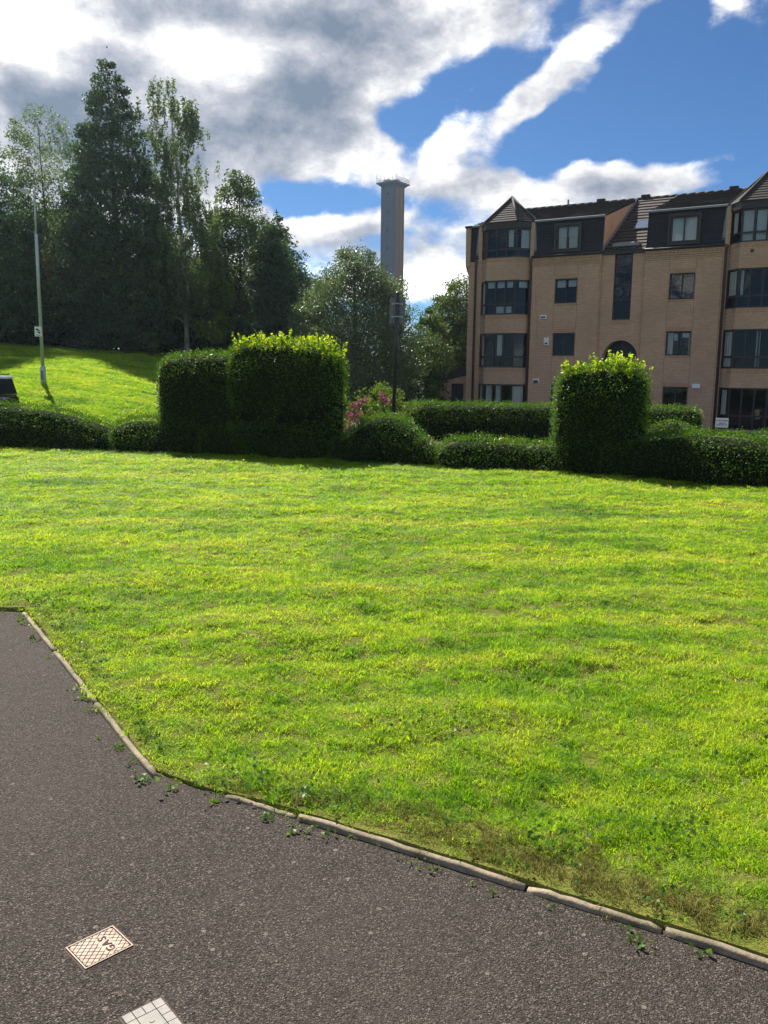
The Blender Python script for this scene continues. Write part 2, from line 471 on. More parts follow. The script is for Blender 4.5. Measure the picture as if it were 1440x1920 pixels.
# lawn soil and thatch, and the blades that grow on it (same map of lush, dry and mown areas)
def lawn_colour(t, blade):
    pos = t.node('ShaderNodeNewGeometry').outputs['Position']
    sp = t.node('ShaderNodeSeparateXYZ'); t.put(sp.inputs[0], pos)
    flat = t.node('ShaderNodeCombineXYZ'); t.put(flat.inputs[0], sp.outputs[0]); t.put(flat.inputs[1], sp.outputs[1])
    p = flat.outputs[0]
    lush = t.noise(p, 0.75, 5.0, 0.62, 0.4)
    clump = t.noise(p, 4.2, 4.0, 0.6, 0.3)
    mp = t.node('ShaderNodeMapping'); t.put(mp.inputs[0], p); mp.inputs['Rotation'].default_value = (0, 0, math.radians(-17)); mp.inputs['Scale'].default_value = (0.22, 2.1, 1)
    mow = t.noise(mp.outputs[0], 1.0, 4.0, 0.6, 0.2)
    return p, sp, lush, clump, mow

m, t, out = material('lawn_soil')
p, sp, lush, clump, mow = lawn_colour(t, False)
fine = t.noise(p, 60.0, 4.0, 0.7)
c = t.mix(fine, (0.14, 0.14, 0.03, 1), (0.27, 0.28, 0.055, 1))
c = t.mix(t.smooth(clump, 0.35, 0.7, 0.0, 0.6), c, (0.09, 0.14, 0.018, 1))
br_ = t.noise(p, 14.0, 5.0, 0.7)
c = t.mix(t.smooth(br_, 0.50, 0.72, 0.0, 0.45), c, (0.13, 0.085, 0.035, 1))
b = principled(t, c, 0.95, 0.1, 0.0, bump(t, t.math('ADD', fine, br_), 1.0, 0.03))
t.l.new(b.outputs[0], out.inputs[0]); M['lawn_soil'] = m

m, t, out = material('grass_blade')
p, sp, lush, clump, mow = lawn_colour(t, True)
oi = t.node('ShaderNodeObjectInfo'); g = t.node('ShaderNodeNewGeometry')
f = t.math('MULTIPLY_ADD', t.math('SUBTRACT', lush, 0.5), 1.3, 0.44)
f = t.math('ADD', f, t.math('MULTIPLY', t.math('SUBTRACT', clump, 0.5), 1.5))
f = t.math('ADD', f, t.math('MULTIPLY', t.math('SUBTRACT', mow, 0.5), 2.1))
f = t.math('ADD', f, t.math('MULTIPLY', t.math('SUBTRACT', g.outputs['Random Per Island'], 0.5), 0.38), clamp=True)
c = t.ramp(f, [(0.0, (0.085, 0.195, 0.012)), (0.3, (0.175, 0.315, 0.016)), (0.55, (0.265, 0.385, 0.022)), (0.80, (0.34, 0.415, 0.038)), (1.0, (0.40, 0.40, 0.09))])
b = principled(t, c, 0.55, 0.28)
tr = t.node('ShaderNodeBsdfTranslucent'); t.put(tr.inputs[0], t.mix(1.0, c, (1.7, 1.65, 0.6, 1), 'MULTIPLY'))
mx = t.node('ShaderNodeMixShader'); mx.inputs[0].default_value = 0.55
t.l.new(b.outputs[0], mx.inputs[1]); t.l.new(tr.outputs[0], mx.inputs[2]); t.l.new(mx.outputs[0], out.inputs[0])
M['grass'] = m

m, t, out = material('hill_turf')
p, sp, lush, clump, mow = lawn_colour(t, False)
fine = t.noise(p, 9.0, 6.0, 0.7)
f = t.math('ADD', t.math('MULTIPLY_ADD', t.math('SUBTRACT', lush, 0.5), 1.2, 0.45), t.math('MULTIPLY', t.math('SUBTRACT', fine, 0.5), 1.0), clamp=True)
c = t.ramp(f, [(0.0, (0.085, 0.14, 0.016)), (0.5, (0.16, 0.215, 0.025)), (1.0, (0.25, 0.26, 0.05))])
c = t.mix(t.smooth(sp.outputs[1], 55.0, 75.0), c, (0.075, 0.072, 0.06, 1))     # rough ground and town beyond the wood
b = principled(t, c, 0.9, 0.1, 0.0, bump(t, t.noise(p, 26.0, 5.0, 0.7), 1.0, 0.06))
t.l.new(b.outputs[0], out.inputs[0]); M['hill'] = m

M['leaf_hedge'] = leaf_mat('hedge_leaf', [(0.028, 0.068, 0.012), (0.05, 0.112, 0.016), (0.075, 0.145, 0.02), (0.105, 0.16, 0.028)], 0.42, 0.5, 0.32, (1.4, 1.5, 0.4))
M['leaf_hedge_lit'] = leaf_mat('hedge_leaf_lit', [(0.05, 0.11, 0.014), (0.10, 0.20, 0.018), (0.16, 0.27, 0.025), (0.23, 0.30, 0.045)], 0.48, 0.45, 0.38, (1.4, 1.5, 0.4))  # lighter copy of the hedge leaf, with sunlight painted into its colour
M['leaf_hedge_olive_lit'] = leaf_mat('hedge_leaf_olive_lit', [(0.07, 0.12, 0.02), (0.13, 0.19, 0.03), (0.20, 0.24, 0.055), (0.26, 0.23, 0.085)], 0.45, 0.40, 0.5, (1.4, 1.4, 0.5))  # olive leaf, lightened to paint sunlight on hedge tops; also some shoots
M['leaf_young'] = leaf_mat('young_leaf', [(0.16, 0.26, 0.015), (0.28, 0.38, 0.02), (0.38, 0.44, 0.03)], 0.58, 0.4, 0.4, (1.5, 1.5, 0.4))
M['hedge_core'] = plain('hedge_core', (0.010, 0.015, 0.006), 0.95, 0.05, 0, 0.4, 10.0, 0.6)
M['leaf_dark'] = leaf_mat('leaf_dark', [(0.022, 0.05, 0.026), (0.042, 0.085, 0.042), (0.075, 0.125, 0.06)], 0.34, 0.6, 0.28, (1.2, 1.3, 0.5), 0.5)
M['leaf_birch'] = leaf_mat('leaf_birch', [(0.05, 0.09, 0.04), (0.09, 0.145, 0.06), (0.14, 0.195, 0.085)], 0.45, 0.5, 0.35, (1.3, 1.3, 0.5), 0.5)
M['leaf_mid'] = leaf_mat('leaf_mid', [(0.03, 0.06, 0.016), (0.055, 0.10, 0.022), (0.09, 0.135, 0.03)], 0.40, 0.5, 0.35, (1.3, 1.35, 0.45), 0.5)
M['leaf_willow'] = leaf_mat('leaf_willow', [(0.04, 0.075, 0.03), (0.085, 0.135, 0.055), (0.17, 0.215, 0.105)], 0.35, 0.42, 0.5, (1.2, 1.25, 0.6), 0.6)
M['leaf_bright'] = leaf_mat('leaf_bright', [(0.045, 0.09, 0.014), (0.085, 0.145, 0.02), (0.14, 0.19, 0.03)], 0.42, 0.5, 0.35, (1.35, 1.4, 0.4), 0.5)
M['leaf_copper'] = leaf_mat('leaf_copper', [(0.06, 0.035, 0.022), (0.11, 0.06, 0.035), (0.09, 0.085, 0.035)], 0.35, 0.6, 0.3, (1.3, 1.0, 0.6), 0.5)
M['leaf_weed'] = leaf_mat('leaf_weed', [(0.05, 0.12, 0.02), (0.09, 0.18, 0.03), (0.16, 0.22, 0.05)], 0.4, 0.5, 0.4)
M['bark'] = bark_mat('bark', (0.035, 0.028, 0.022), (0.10, 0.085, 0.07))
M['bark_birch'] = bark_mat('bark_birch', (0.16, 0.13, 0.11), (0.45, 0.42, 0.38), 5.0)
m, t, out = material('dry_blade')
g = t.node('ShaderNodeNewGeometry')
c = t.ramp(g.outputs['Random Per Island'], [(0.0, (0.10, 0.075, 0.03)), (0.4, (0.19, 0.16, 0.045)), (0.75, (0.22, 0.24, 0.04)), (1.0, (0.32, 0.28, 0.10))])
b = principled(t, c, 0.7, 0.2); tr = t.node('ShaderNodeBsdfTranslucent'); t.put(tr.inputs[0], c)
mx = t.node('ShaderNodeMixShader'); mx.inputs[0].default_value = 0.4
t.l.new(b.outputs[0], mx.inputs[1]); t.l.new(tr.outputs[0], mx.inputs[2]); t.l.new(mx.outputs[0], out.inputs[0]); M['dry_grass'] = m
M['petal'] = leaf_mat('petal', [(0.20, 0.06, 0.08), (0.29, 0.11, 0.13), (0.36, 0.21, 0.18)], 0.35, 0.6, 0.2, (1.2, 0.9, 0.9), 6.0)

# ------------------------------------------------------------------ ground, hillside, lawn, path, road
def sstep(a, b, x):
    k = np.clip((np.asarray(x, float) - a) / (b - a), 0, 1)
    return k * k * (3 - 2 * k)

def hill_foot(x):
    """y where the grass bank begins beyond the road"""
    return np.interp(x, [-60, -9, -5, -2, 2, 60], [25.0, 25.5, 29.0, 37.5, 60, 200])

def ground_z(x, y):
    x = np.asarray(x, float); y = np.asarray(y, float)
    z = -0.32 * sstep(19, 30, y) * sstep(-14, -2, x) - 0.36 * sstep(28, 38, y) * sstep(-1, 6, x)
    run = np.clip(y - hill_foot(x), 0, None)
    crest = np.interp(x, [-60, -30, -22, -12.5, -6, -2, 2], [4.2, 3.6, 3.25, 2.75, 1.6, 0.45, 0.0])
    z = z + crest * (1 - np.exp(-run / 10.5)) * 1.12
    return z

KERB = [(-2.416, 5.564), (-1.789, 4.605), (-1.342, 3.884), (-0.929, 3.254), (-0.737, 3.123), (-0.536, 3.043), (-0.299, 2.909), (-0.023, 2.752),
        (0.244, 2.61), (0.486, 2.476), (0.706, 2.351), (0.909, 2.244), (1.079, 2.141), (2.0, 1.60), (6.0, -0.75)]
FRONT = [(-24, 19.9), (-8.0, 17.64), (-5.5, 17.3), (-4.46, 16.9), (-3.05, 16.7), (-0.8, 15.95), (0.93, 15.05), (3.07, 14.4), (4.15, 13.76), (5.76, 12.71), (9, 10.6), (14, 7.0)]
def along(poly, n):
    P = np.array(poly, float); d = np.r_[0, np.cumsum(np.hypot(*np.diff(P, axis=0).T))]
    s_ = np.linspace(0, d[-1], n)
    return np.c_[np.interp(s_, d, P[:, 0]), np.interp(s_, d, P[:, 1])]

# big sheet out to the horizon, with the bank on the left
gx = np.r_[np.linspace(-400, -62, 10), np.linspace(-60, 60, 161), np.linspace(62, 400, 10)]
gy = np.r_[np.linspace(-300, -12, 8), np.linspace(-10, 90, 134), np.linspace(95, 600, 12)]
X, Y = np.meshgrid(gx, gy)
Z = ground_z(X, Y)
near = (Y < 19.5)
Z = np.where(near, -0.09, Z)
road_zone = (Y >= 18.0) & (Y < hill_foot(X) - 0.2) & (Y < 75) & (np.abs(X) < 40)
Z = np.where(road_zone & ~near, Z - 0.10, Z)
nx, ny = len(gx), len(gy)
i = np.arange(nx * ny).reshape(ny, nx)
quads = np.stack([i[:-1, :-1], i[:-1, 1:], i[1:, 1:], i[1:, :-1]], -1).reshape(-1, 4)
ground = link('ground', fast_mesh('ground', np.c_[X.ravel(), Y.ravel(), Z.ravel()], quads, 4, [M['hill']], smooth=True))
tag(ground, kind='structure')

# access road between the clipped hedges and the bank
xs = np.linspace(-38, 38, 90)
V, Q = [], []
nrow = 40
for x in xs:
    y1 = min(float(hill_foot(x)), 46.0); y0 = 18.3 - 0.35 * max(0, min(x + 2, 12))
    for k in range(nrow):
        y = y0 + (y1 - y0) * k / (nrow - 1)
        V.append((x, y, float(ground_z(x, y)) + (-0.015 if y < 19.6 else 0.0)))
ii = np.arange(len(V)).reshape(len(xs), nrow)
road = link('road', fast_mesh('road', V, np.stack([ii[:-1, :-1], ii[1:, :-1], ii[1:, 1:], ii[:-1, 1:]], -1).reshape(-1, 4), 4, [M['road']], smooth=True))
tag(road, kind='structure')

# the near footpath
MBp = MB()
def offset_line(pts, d):
    P = [Vector((a, b, 0)) for a, b in pts]; out_ = []
    for k, p in enumerate(P):
        tt = (P[min(k + 1, len(P) - 1)] - P[max(k - 1, 0)]).normalized()
        n_ = Vector((-tt.y, tt.x, 0))
        out_.append((p.x + n_.x * d, p.y + n_.y * d))
    return out_
edge = offset_line(KERB, 0.02)
bound = [(-12, 5.60)] + [(edge[0][0], 5.60)] + edge[1:]
V, Q = [], []
for a, b in bound:
    for k in range(10):
        V.append((a, b - (b + 7.0) * k / 9.0, 0.0))
ii = np.arange(len(V)).reshape(len(bound), 10)
path = link('path', fast_mesh('path', V, np.stack([ii[:-1, :-1], ii[:-1, 1:], ii[1:, 1:], ii[1:, :-1]], -1).reshape(-1, 4), 4, [M['path']]))
tag(path, kind='structure')

# value noise on the ground plane
def vnoise(x, y, s, seed):
    r = np.random.default_rng(seed); G = r.uniform(0, 1, (64, 64))
    xi, yi = x * s, y * s
    x0, y0 = np.floor(xi).astype(int), np.floor(yi).astype(int)
    fx, fy = xi - x0, yi - y0; fx = fx * fx * (3 - 2 * fx); fy = fy * fy * (3 - 2 * fy)
    g_ = lambda a, b: G[a % 64, b % 64]
    return (g_(x0, y0) * (1 - fx) + g_(x0 + 1, y0) * fx) * (1 - fy) + (g_(x0, y0 + 1) * (1 - fx) + g_(x0 + 1, y0 + 1) * fx) * fy

# lawn: a gently uneven sheet from the kerb to behind the hedges
inner = [(-13, 5.62)] + [(-2.42, 5.62)] + offset_line(KERB, 0.02)[1:]
NU, NV = 420, 170
A = along(inner, NU); B = along([(-24, 21.3), (-8.0, 19.2), (-4.4, 18.5), (-0.8, 17.6), (0.93, 16.8), (3.07, 16.0), (5.76, 14.4), (9, 12.2), (16, 7.0)], NU)
def lawn_z(x, y, edge_d):
    und = 0.018 * np.sin(1.3 * x + 0.6 * y) * np.cos(0.9 * y - 0.4 * x) + 0.012 * np.sin(3.1 * x - 1.7 * y) + 0.008 * np.sin(5.3 * y + 1.1 * x)
    lump = 0.030 * (vnoise(x + 40, y + 40, 2.1, 21) - 0.5) + 0.034 * (vnoise(x + 40, y + 40, 5.2, 22) - 0.5) + 0.020 * (vnoise(x + 40, y + 40, 11.0, 23) - 0.5)
    # shallow wheel ruts of the mower sweeping across
    v_ = -0.29 * x + 0.957 * y + 0.10 * np.sin(0.5 * x + 0.3 * y) + 0.012 * x * x
    rut = -0.022 * np.exp(-(((v_ / 0.62) % 1.0 - 0.5) / 0.07) ** 2) * vnoise(x + 40, y + 40, 0.8, 24)
    return 0.022 + (und + lump + rut) * (0.25 + 0.75 * sstep(0.0, 0.5, edge_d))
v = np.linspace(0, 1, NV) ** 2.0
P = A[:, None, :] + (B - A)[:, None, :] * v[None, :, None]
ed = np.linalg.norm(P - A[:, None, :], axis=-1)
LZ = lawn_z(P[..., 0], P[..., 1], ed)
LZ[:, 0] -= 0.03
ii = np.arange(NU * NV).reshape(NU, NV)
lawn = link('lawn', fast_mesh('lawn', np.c_[P[..., 0].ravel(), P[..., 1].ravel(), LZ.ravel()],
            np.stack([ii[:-1, :-1], ii[1:, :-1], ii[1:, 1:], ii[:-1, 1:]], -1).reshape(-1, 4), 4, [M['lawn_soil']], smooth=True))
tag(lawn, kind='structure')

# ------------------------------------------------------------------ grass blades (tufts scattered over the lawn)
def tuft_mesh(name, n, rad, h, wid, lean, seed, mat=None):
    r = np.random.default_rng(seed)
    ang = r.uniform(0, 2 * np.pi, n); rr = rad * np.sqrt(r.uniform(0, 1, n))
    bx, by = rr * np.cos(ang), rr * np.sin(ang)
    hh = h * r.uniform(0.55, 1.15, n); w = wid * r.uniform(0.7, 1.3, n)
    la = r.uniform(0, 2 * np.pi, n); lm = lean * hh * r.uniform(0.2, 1.3, n)
    fa = r.uniform(0, np.pi, n); cx, cy = np.cos(fa) * w / 2, np.sin(fa) * w / 2
    mx_, my_ = bx + np.cos(la) * lm * 0.35, by + np.sin(la) * lm * 0.35
    tx, ty = bx + np.cos(la) * lm, by + np.sin(la) * lm
    z0 = np.full(n, -0.012)
    V = np.stack([np.c_[bx - cx, by - cy, z0], np.c_[bx + cx, by + cy, z0], np.c_[mx_ + cx * .8, my_ + cy * .8, hh * 0.6], np.c_[mx_ - cx * .8, my_ - cy * .8, hh * 0.6], np.c_[tx, ty, hh]], 1).reshape(-1, 3)
    b_ = np.arange(n)[:, None] * 5
    tri = np.concatenate([b_ + [0, 1, 2], b_ + [0, 2, 3], b_ + [3, 2, 4]], 1).reshape(-1, 3)
    return fast_mesh(name, V, tri, 3, [mat or M['grass']])

def scatter(name, pts, rot, scl, variants, tilt=None, keep=True):
    """points carry tufts through a geometry-nodes modifier; variants are meshes held only as instances"""
    me = bpy.data.meshes.new(name)
    me.vertices.add(len(pts)); me.vertices.foreach_set('co', np.asarray(pts, np.float32).ravel())
    a = me.attributes.new('rot', 'FLOAT_VECTOR', 'POINT'); a.data.foreach_set('vector', np.asarray(rot, np.float32).ravel())
    a = me.attributes.new('scl', 'FLOAT_VECTOR', 'POINT'); a.data.foreach_set('vector', np.asarray(scl, np.float32).ravel())
    o = link(name, me)
    coll = bpy.data.collections.new(name + '_variants')
    for k, vm in enumerate(variants):
        coll.objects.link(bpy.data.objects.new('tuft', vm))
    ng = bpy.data.node_groups.new(name + '_nodes', 'GeometryNodeTree')
    ng.interface.new_socket('Geometry', in_out='INPUT', socket_type='NodeSocketGeometry')
    ng.interface.new_socket('Geometry', in_out='OUTPUT', socket_type='NodeSocketGeometry')
    gi = ng.nodes.new('NodeGroupInput'); go = ng.nodes.new('NodeGroupOutput')
    m2p = ng.nodes.new('GeometryNodeMeshToPoints')
    ci = ng.nodes.new('GeometryNodeCollectionInfo'); ci.inputs[0].default_value = coll; ci.inputs[1].default_value = True; ci.inputs[2].default_value = True
    ip = ng.nodes.new('GeometryNodeInstanceOnPoints'); ip.inputs['Pick Instance'].default_value = True
    def attr(nm):
        nd = ng.nodes.new('GeometryNodeInputNamedAttribute'); nd.data_type = 'FLOAT_VECTOR'; nd.inputs[0].default_value = nm
        return nd.outputs[0]
    L = ng.links.new
    L(gi.outputs[0], m2p.inputs[0]); L(m2p.outputs[0], ip.inputs['Points']); L(ci.outputs[0], ip.inputs['Instance'])
    L(attr('rot'), ip.inputs['Rotation']); L(attr('scl'), ip.inputs['Scale'])
    L(ip.outputs[0], go.inputs[0])
    md = o.modifiers.new('scatter', 'NODES'); md.node_group = ng
    return o

variants = [tuft_mesh('tuft', 46, 0.050, 0.034, 0.0030, 1.3, 11 + k) for k in range(4)] + [tuft_mesh('tuft', 38, 0.055, 0.042, 0.0042, 1.1, 31 + k) for k in range(2)]
# sample the lawn sheet by area: dense near the camera, thinner and larger further off
Pc = (P[:-1, :-1] + P[1:, :-1] + P[1:, 1:] + P[:-1, 1:]) / 4
d1_ = P[1:, 1:] - P[:-1, :-1]; d2_ = P[:-1, 1:] - P[1:, :-1]
area = np.abs(d1_[..., 0] * d2_[..., 1] - d1_[..., 1] * d2_[..., 0]) / 2
dc = np.maximum(Pc[..., 1], 0.5)
want = np.clip(820 * (3.2 / dc) ** 1.25, 95, 900) * ((np.abs(Pc[..., 0]) < dc * 0.50 + 1.1) & (dc > 1.2))
cnt = rng.poisson(want * area)
iu, iv = np.nonzero(cnt); rep = cnt[iu, iv]; iu = np.repeat(iu, rep); iv = np.repeat(iv, rep)
fa_ = rng.uniform(0, 1, len(iu))[:, None]; fb_ = rng.uniform(0, 1, len(iu))[:, None]
pts = (P[iu, iv] * (1 - fa_) + P[iu + 1, iv] * fa_) * (1 - fb_) + (P[iu, iv + 1] * (1 - fa_) + P[iu + 1, iv + 1] * fa_) * fb_
edd = ed[iu, iv] * (1 - fb_[:, 0]) + ed[iu, iv + 1] * fb_[:, 0]; dep = np.maximum(pts[:, 1], 0.5)
pz = lawn_z(pts[:, 0], pts[:, 1], edd)
pz -= 0.02 * (edd < 0.03)
# uneven growth
gro = 0.5 * vnoise(pts[:, 0] + 40, pts[:, 1] + 40, 1.1, 1) + 0.5 * vnoise(pts[:, 0] + 40, pts[:, 1] + 40, 4.3, 2)
bald = vnoise(pts[:, 0] + 40, pts[:, 1] + 40, 5.5, 3)
# a worn, mossy margin along the kerb on the right, thin grass
margin = (1 - sstep(0.05, 0.50, edd)) * (0.35 + 0.65 * sstep(-0.4, 0.5, pts[:, 0]))
ok = (bald > 0.07)
pts, edd, dep, pz, gro, margin = pts[ok], edd[ok], dep[ok], pz[ok], gro[ok], margin[ok]
# the margin grows short brownish grass and moss instead
dry = (rng.uniform(0, 1, len(pts)) < np.clip(margin * 1.1 - 0.25 + 0.5 * (bald[ok] - 0.5), 0, 0.9))
dpts, dz = np.c_[pts[dry], pz[dry]], None
nd_ = int(dry.sum())
dsc = rng.uniform(0.6, 1.0, nd_)
dry_vars = [tuft_mesh('tuft', 60, 0.05, 0.020, 0.0028, 1.6, 61 + k, M['dry_grass']) for k in range(3)]
dg_ = scatter('dry_grass', dpts, np.c_[rng.normal(0, .2, nd_), rng.normal(0, .2, nd_), rng.uniform(0, 6.28, nd_)], np.c_[dsc, dsc, rng.uniform(0.5, 1.1, nd_)], dry_vars)
tag(dg_, 'short brownish grass and moss along the path edging', 'grass', kind='stuff')
kp = ~dry
pts, edd, dep, pz, gro, margin = pts[kp], edd[kp], dep[kp], pz[kp], gro[kp], margin[kp]
n = len(pts)
hs = (0.30 + 0.50 * gro) * (1 - 0.5 * margin) * np.interp(dep, [2, 6, 16], [0.95, 1.0, 1.15])
ws = np.interp(dep, [2, 5, 10, 17], [0.8, 1.05, 1.8, 2.8]) * rng.uniform(0.85, 1.2, n)
rot = np.c_[rng.normal(0, 0.16, n), rng.normal(0, 0.16, n), rng.uniform(0, 6.28, n)]
grass = scatter('grass', np.c_[pts, pz], rot, np.c_[ws, ws, hs], variants)
tag(grass, 'short mown grass blades of the sunlit lawn', 'grass', kind='stuff')
print('tufts', n)

# coarser tufts on the bank beyond the road
M2 = 42000
hx = rng.uniform(-22, -1.5, M2); hy = rng.uniform(25, 48, M2)
ok = (hy > hill_foot(hx) + 0.1) & (hx > -0.5 * hy - 1.5)
hx, hy = hx[ok], hy[ok]; n = len(hx)
hsc = rng.uniform(2.0, 3.6, n)
bank = scatter('bank_grass', np.c_[hx, hy, ground_z(hx, hy)], np.c_[rng.normal(0, .15, n), rng.normal(0, .15, n), rng.uniform(0, 6.28, n)], np.c_[hsc, hsc, rng.uniform(1.0, 1.9, n)], variants)
tag(bank, 'grass on the bank below the dark trees', 'grass', kind='stuff')

# ------------------------------------------------------------------ concrete edging along the lawn
kerb = empty('kerb', (0, 0, 0)); tag(kerb, kind='structure')
def kerb_stone(p0, p1, seed, sink=0.0):
    r = random.Random(seed)
    p0 = Vector((*p0, 0)); p1 = Vector((*p1, 0)); d = p1 - p0; L_ = d.length - 0.012; d.normalize(); n_ = Vector((-d.y, d.x, 0))
    h = 0.021 - sink; w = 0.0135
    prof = [(-w, -0.10), (w, -0.10), (w, h - 0.008), (w * 0.85, h - 0.003), (w * 0.5, h), (-w * 0.5, h), (-w * 0.85, h - 0.003), (-w, h - 0.008)]
    nseg = 12; V = []; 
    for k in range(nseg + 1):
        c_ = p0 + d * (0.006 + L_ * k / nseg)
        jz = r.uniform(-0.004, 0.003); jn = r.uniform(-0.0015, 0.0015)
        endk = 0.006 if k in (0, nseg) else 0.0
        for (a, z) in prof:
            V.append(tuple(c_ + n_ * (a * (1 - endk * 12) + jn) + Vector((0, 0, z + jz - (endk if z > 0 else 0)))))
    m_ = len(prof); Fc = []
    for k in range(nseg):
        for q_ in range(m_):
            Fc.append((k * m_ + q_, k * m_ + (q_ + 1) % m_, (k + 1) * m_ + (q_ + 1) % m_, (k + 1) * m_ + q_))
    Fc.append(tuple(range(m_))[::-1]); Fc.append(tuple(range(nseg * m_, (nseg + 1) * m_)))
    me = bpy.data.meshes.new('kerb_stone'); me.from_pydata(V, [], Fc)
    bm = bmesh.new(); bm.from_mesh(me); bmesh.ops.recalc_face_normals(bm, faces=bm.faces); bm.to_mesh(me); bm.free()
    me.polygons.foreach_set('use_smooth', np.ones(len(me.polygons), bool))
    me.materials.append(M['kerb'])
    return link('kerb_stone', me, kerb)
stones = [((-2.42, 5.57), (-1.90, 4.76), 0.006), ((-1.90, 4.76), (-1.395, 3.975), 0.004), ((-1.395, 3.975), (-0.905, 3.215), 0.004),
          ((-0.60, 3.075), (-0.305, 2.915), 0.012), ((-0.30, 2.912), (0.465, 2.487), 0.0), ((0.465, 2.487), (0.835, 2.282), 0.004), ((0.835, 2.282), (1.64, 1.812), 0.0), ((1.64, 1.812), (2.43, 1.347), 0.0), ((2.43, 1.347), (3.22, 0.883), 0.0)]
for k, (a, b_, sk) in enumerate(stones):
    kerb_stone(a, b_, 50 + k, sk)

# ------------------------------------------------------------------ leaf cards
def leaf_cards(cent, size, seed, up=None, aspect=0.55, fold=0.25, normal=None, spread=1.0):
    """diamond leaves with a folded midrib; returns verts, tris"""
    r = np.random.default_rng(seed); n = len(cent)
    d = r.normal(0, 1, (n, 3)) * spread
    if up is not None: d = d + up
    d /= np.linalg.norm(d, axis=1)[:, None] + 1e-9
    a = r.normal(0, 1, (n, 3))
    if normal is not None: a = a * 0.55 + np.cross(d, normal)
    s_ = np.cross(d, a); s_ = s_ / (np.linalg.norm(s_, axis=1)[:, None] + 1e-9)
    nr = np.cross(s_, d)
    L_ = (size * r.uniform(0.6, 1.3, n))[:, None]; w = L_ * aspect * 0.5
    base = cent - d * L_ * 0.5; tip = cent + d * L_ * 0.5; mid = cent + d * L_ * 0.02
    V = np.stack([base, mid + s_ * w + nr * w * fold, tip, mid - s_ * w + nr * w * fold], 1).reshape(-1, 3)
    b_ = np.arange(n)[:, None] * 4
    tri = np.concatenate([b_ + [0, 1, 2], b_ + [0, 2, 3]], 1).reshape(-1, 3)
    return V, tri

# ------------------------------------------------------------------ the concrete service covers in the path
def cover_frame(name, c0, cx_, cy_, label, cat):
    """c0 = centre, cx_/cy_ = half-axis vectors in the ground plane; returns an Empty whose X,Y run along the cover"""
    o = empty(name, (c0[0], c0[1], 0.0), math.atan2(cx_[1], cx_[0]))
    tag(o, label, cat)
    return o
# GAS cover
gas_c = ((-0.876 - 0.700) / 2, (2.176 + 2.196) / 2 )
ax = Vector((-0.780 + 0.876, 2.272 - 2.176, 0)); ay = Vector((-0.876 + 0.795, 2.176 - 2.095, 0))
hw, hh_ = ax.length / 2 * 1.0, ay.length / 2 * 1.0
m, t, out = material('cover_metal')
co = t.node('ShaderNodeTexCoord').outputs['Object']
n_ = t.noise(co, 30.0, 5.0, 0.65)
c = t.ramp(n_, [(0.3, (0.12, 0.078, 0.055)), (0.55, (0.215, 0.15, 0.105)), (0.8, (0.27, 0.21, 0.16))])
c = t.mix(t.smooth(t.noise(co, 12.0, 4.0), 0.5, 0.7, 0.0, 0.5), c, (0.24, 0.125, 0.085, 1))
b = principled(t, c, 0.55, 0.4, 0.15, bump(t, n_, 0.3, 0.002)); t.l.new(b.outputs[0], out.inputs[0]); M['cover'] = m
M['cover_dark'] = plain('cover_groove', (0.07, 0.05, 0.042), 0.8, 0.2, 0, 0.3, 40.0)
gas = cover_frame('gas_cover', gas_c, ax, ay, 'small rusty tan metal GAS cover with diamond grid in the path', 'utility cover')
MB().box(-hw, hw, -hh_, hh_, -0.03, 0.001).build('base_plate', M['cover_dark'], gas, bevel=0.001)
MB().box(-hw - 0.009, hw + 0.009, -hh_ - 0.009, hh_ + 0.009, -0.03, 0.0006).build('frame_joint', M['cover_dark'], gas)
rim = MB(); rw = 0.0035
rim.box(-hw - rw, hw + rw, -hh_ - rw, -hh_, -0.02, 0.0042).box(-hw - rw, hw + rw, hh_, hh_ + rw, -0.02, 0.0042)
rim.box(-hw - rw, -hw, -hh_, hh_, -0.02, 0.0041).box(hw, hw + rw, -hh_, hh_, -0.02, 0.0041)
rim.build('rim', M['cover'], gas)
# raised diamonds between two families of diagonal grooves
def clip_rect(poly, x0, x1, y0, y1):
    def cut(P, f, inside):
        res = []
        for k in range(len(P)):
            a, b_ = P[k], P[(k + 1) % len(P)]
            ia, ib = inside(a), inside(b_)
            if ia: res.append(a)
            if ia != ib:
                res.append(f(a, b_))
        return res
    def ix(x): return lambda a, b_: (x, a[1] + (b_[1] - a[1]) * (x - a[0]) / (b_[0] - a[0]))
    def iy(y): return lambda a, b_: (a[0] + (b_[0] - a[0]) * (y - a[1]) / (b_[1] - a[1]), y)
    for f, ins in ((ix(x0), lambda p: p[0] >= x0), (ix(x1), lambda p: p[0] <= x1), (iy(y0), lambda p: p[1] >= y0), (iy(y1), lambda p: p[1] <= y1)):
        if len(poly) < 3: return []
        poly = cut(poly, f, ins)
    return poly if len(poly) >= 3 else []
st_ = 0.0155; gap = 0.0024
lx0, lx1 = hw * 0.02, hw * 0.62        # where the lettering panel sits
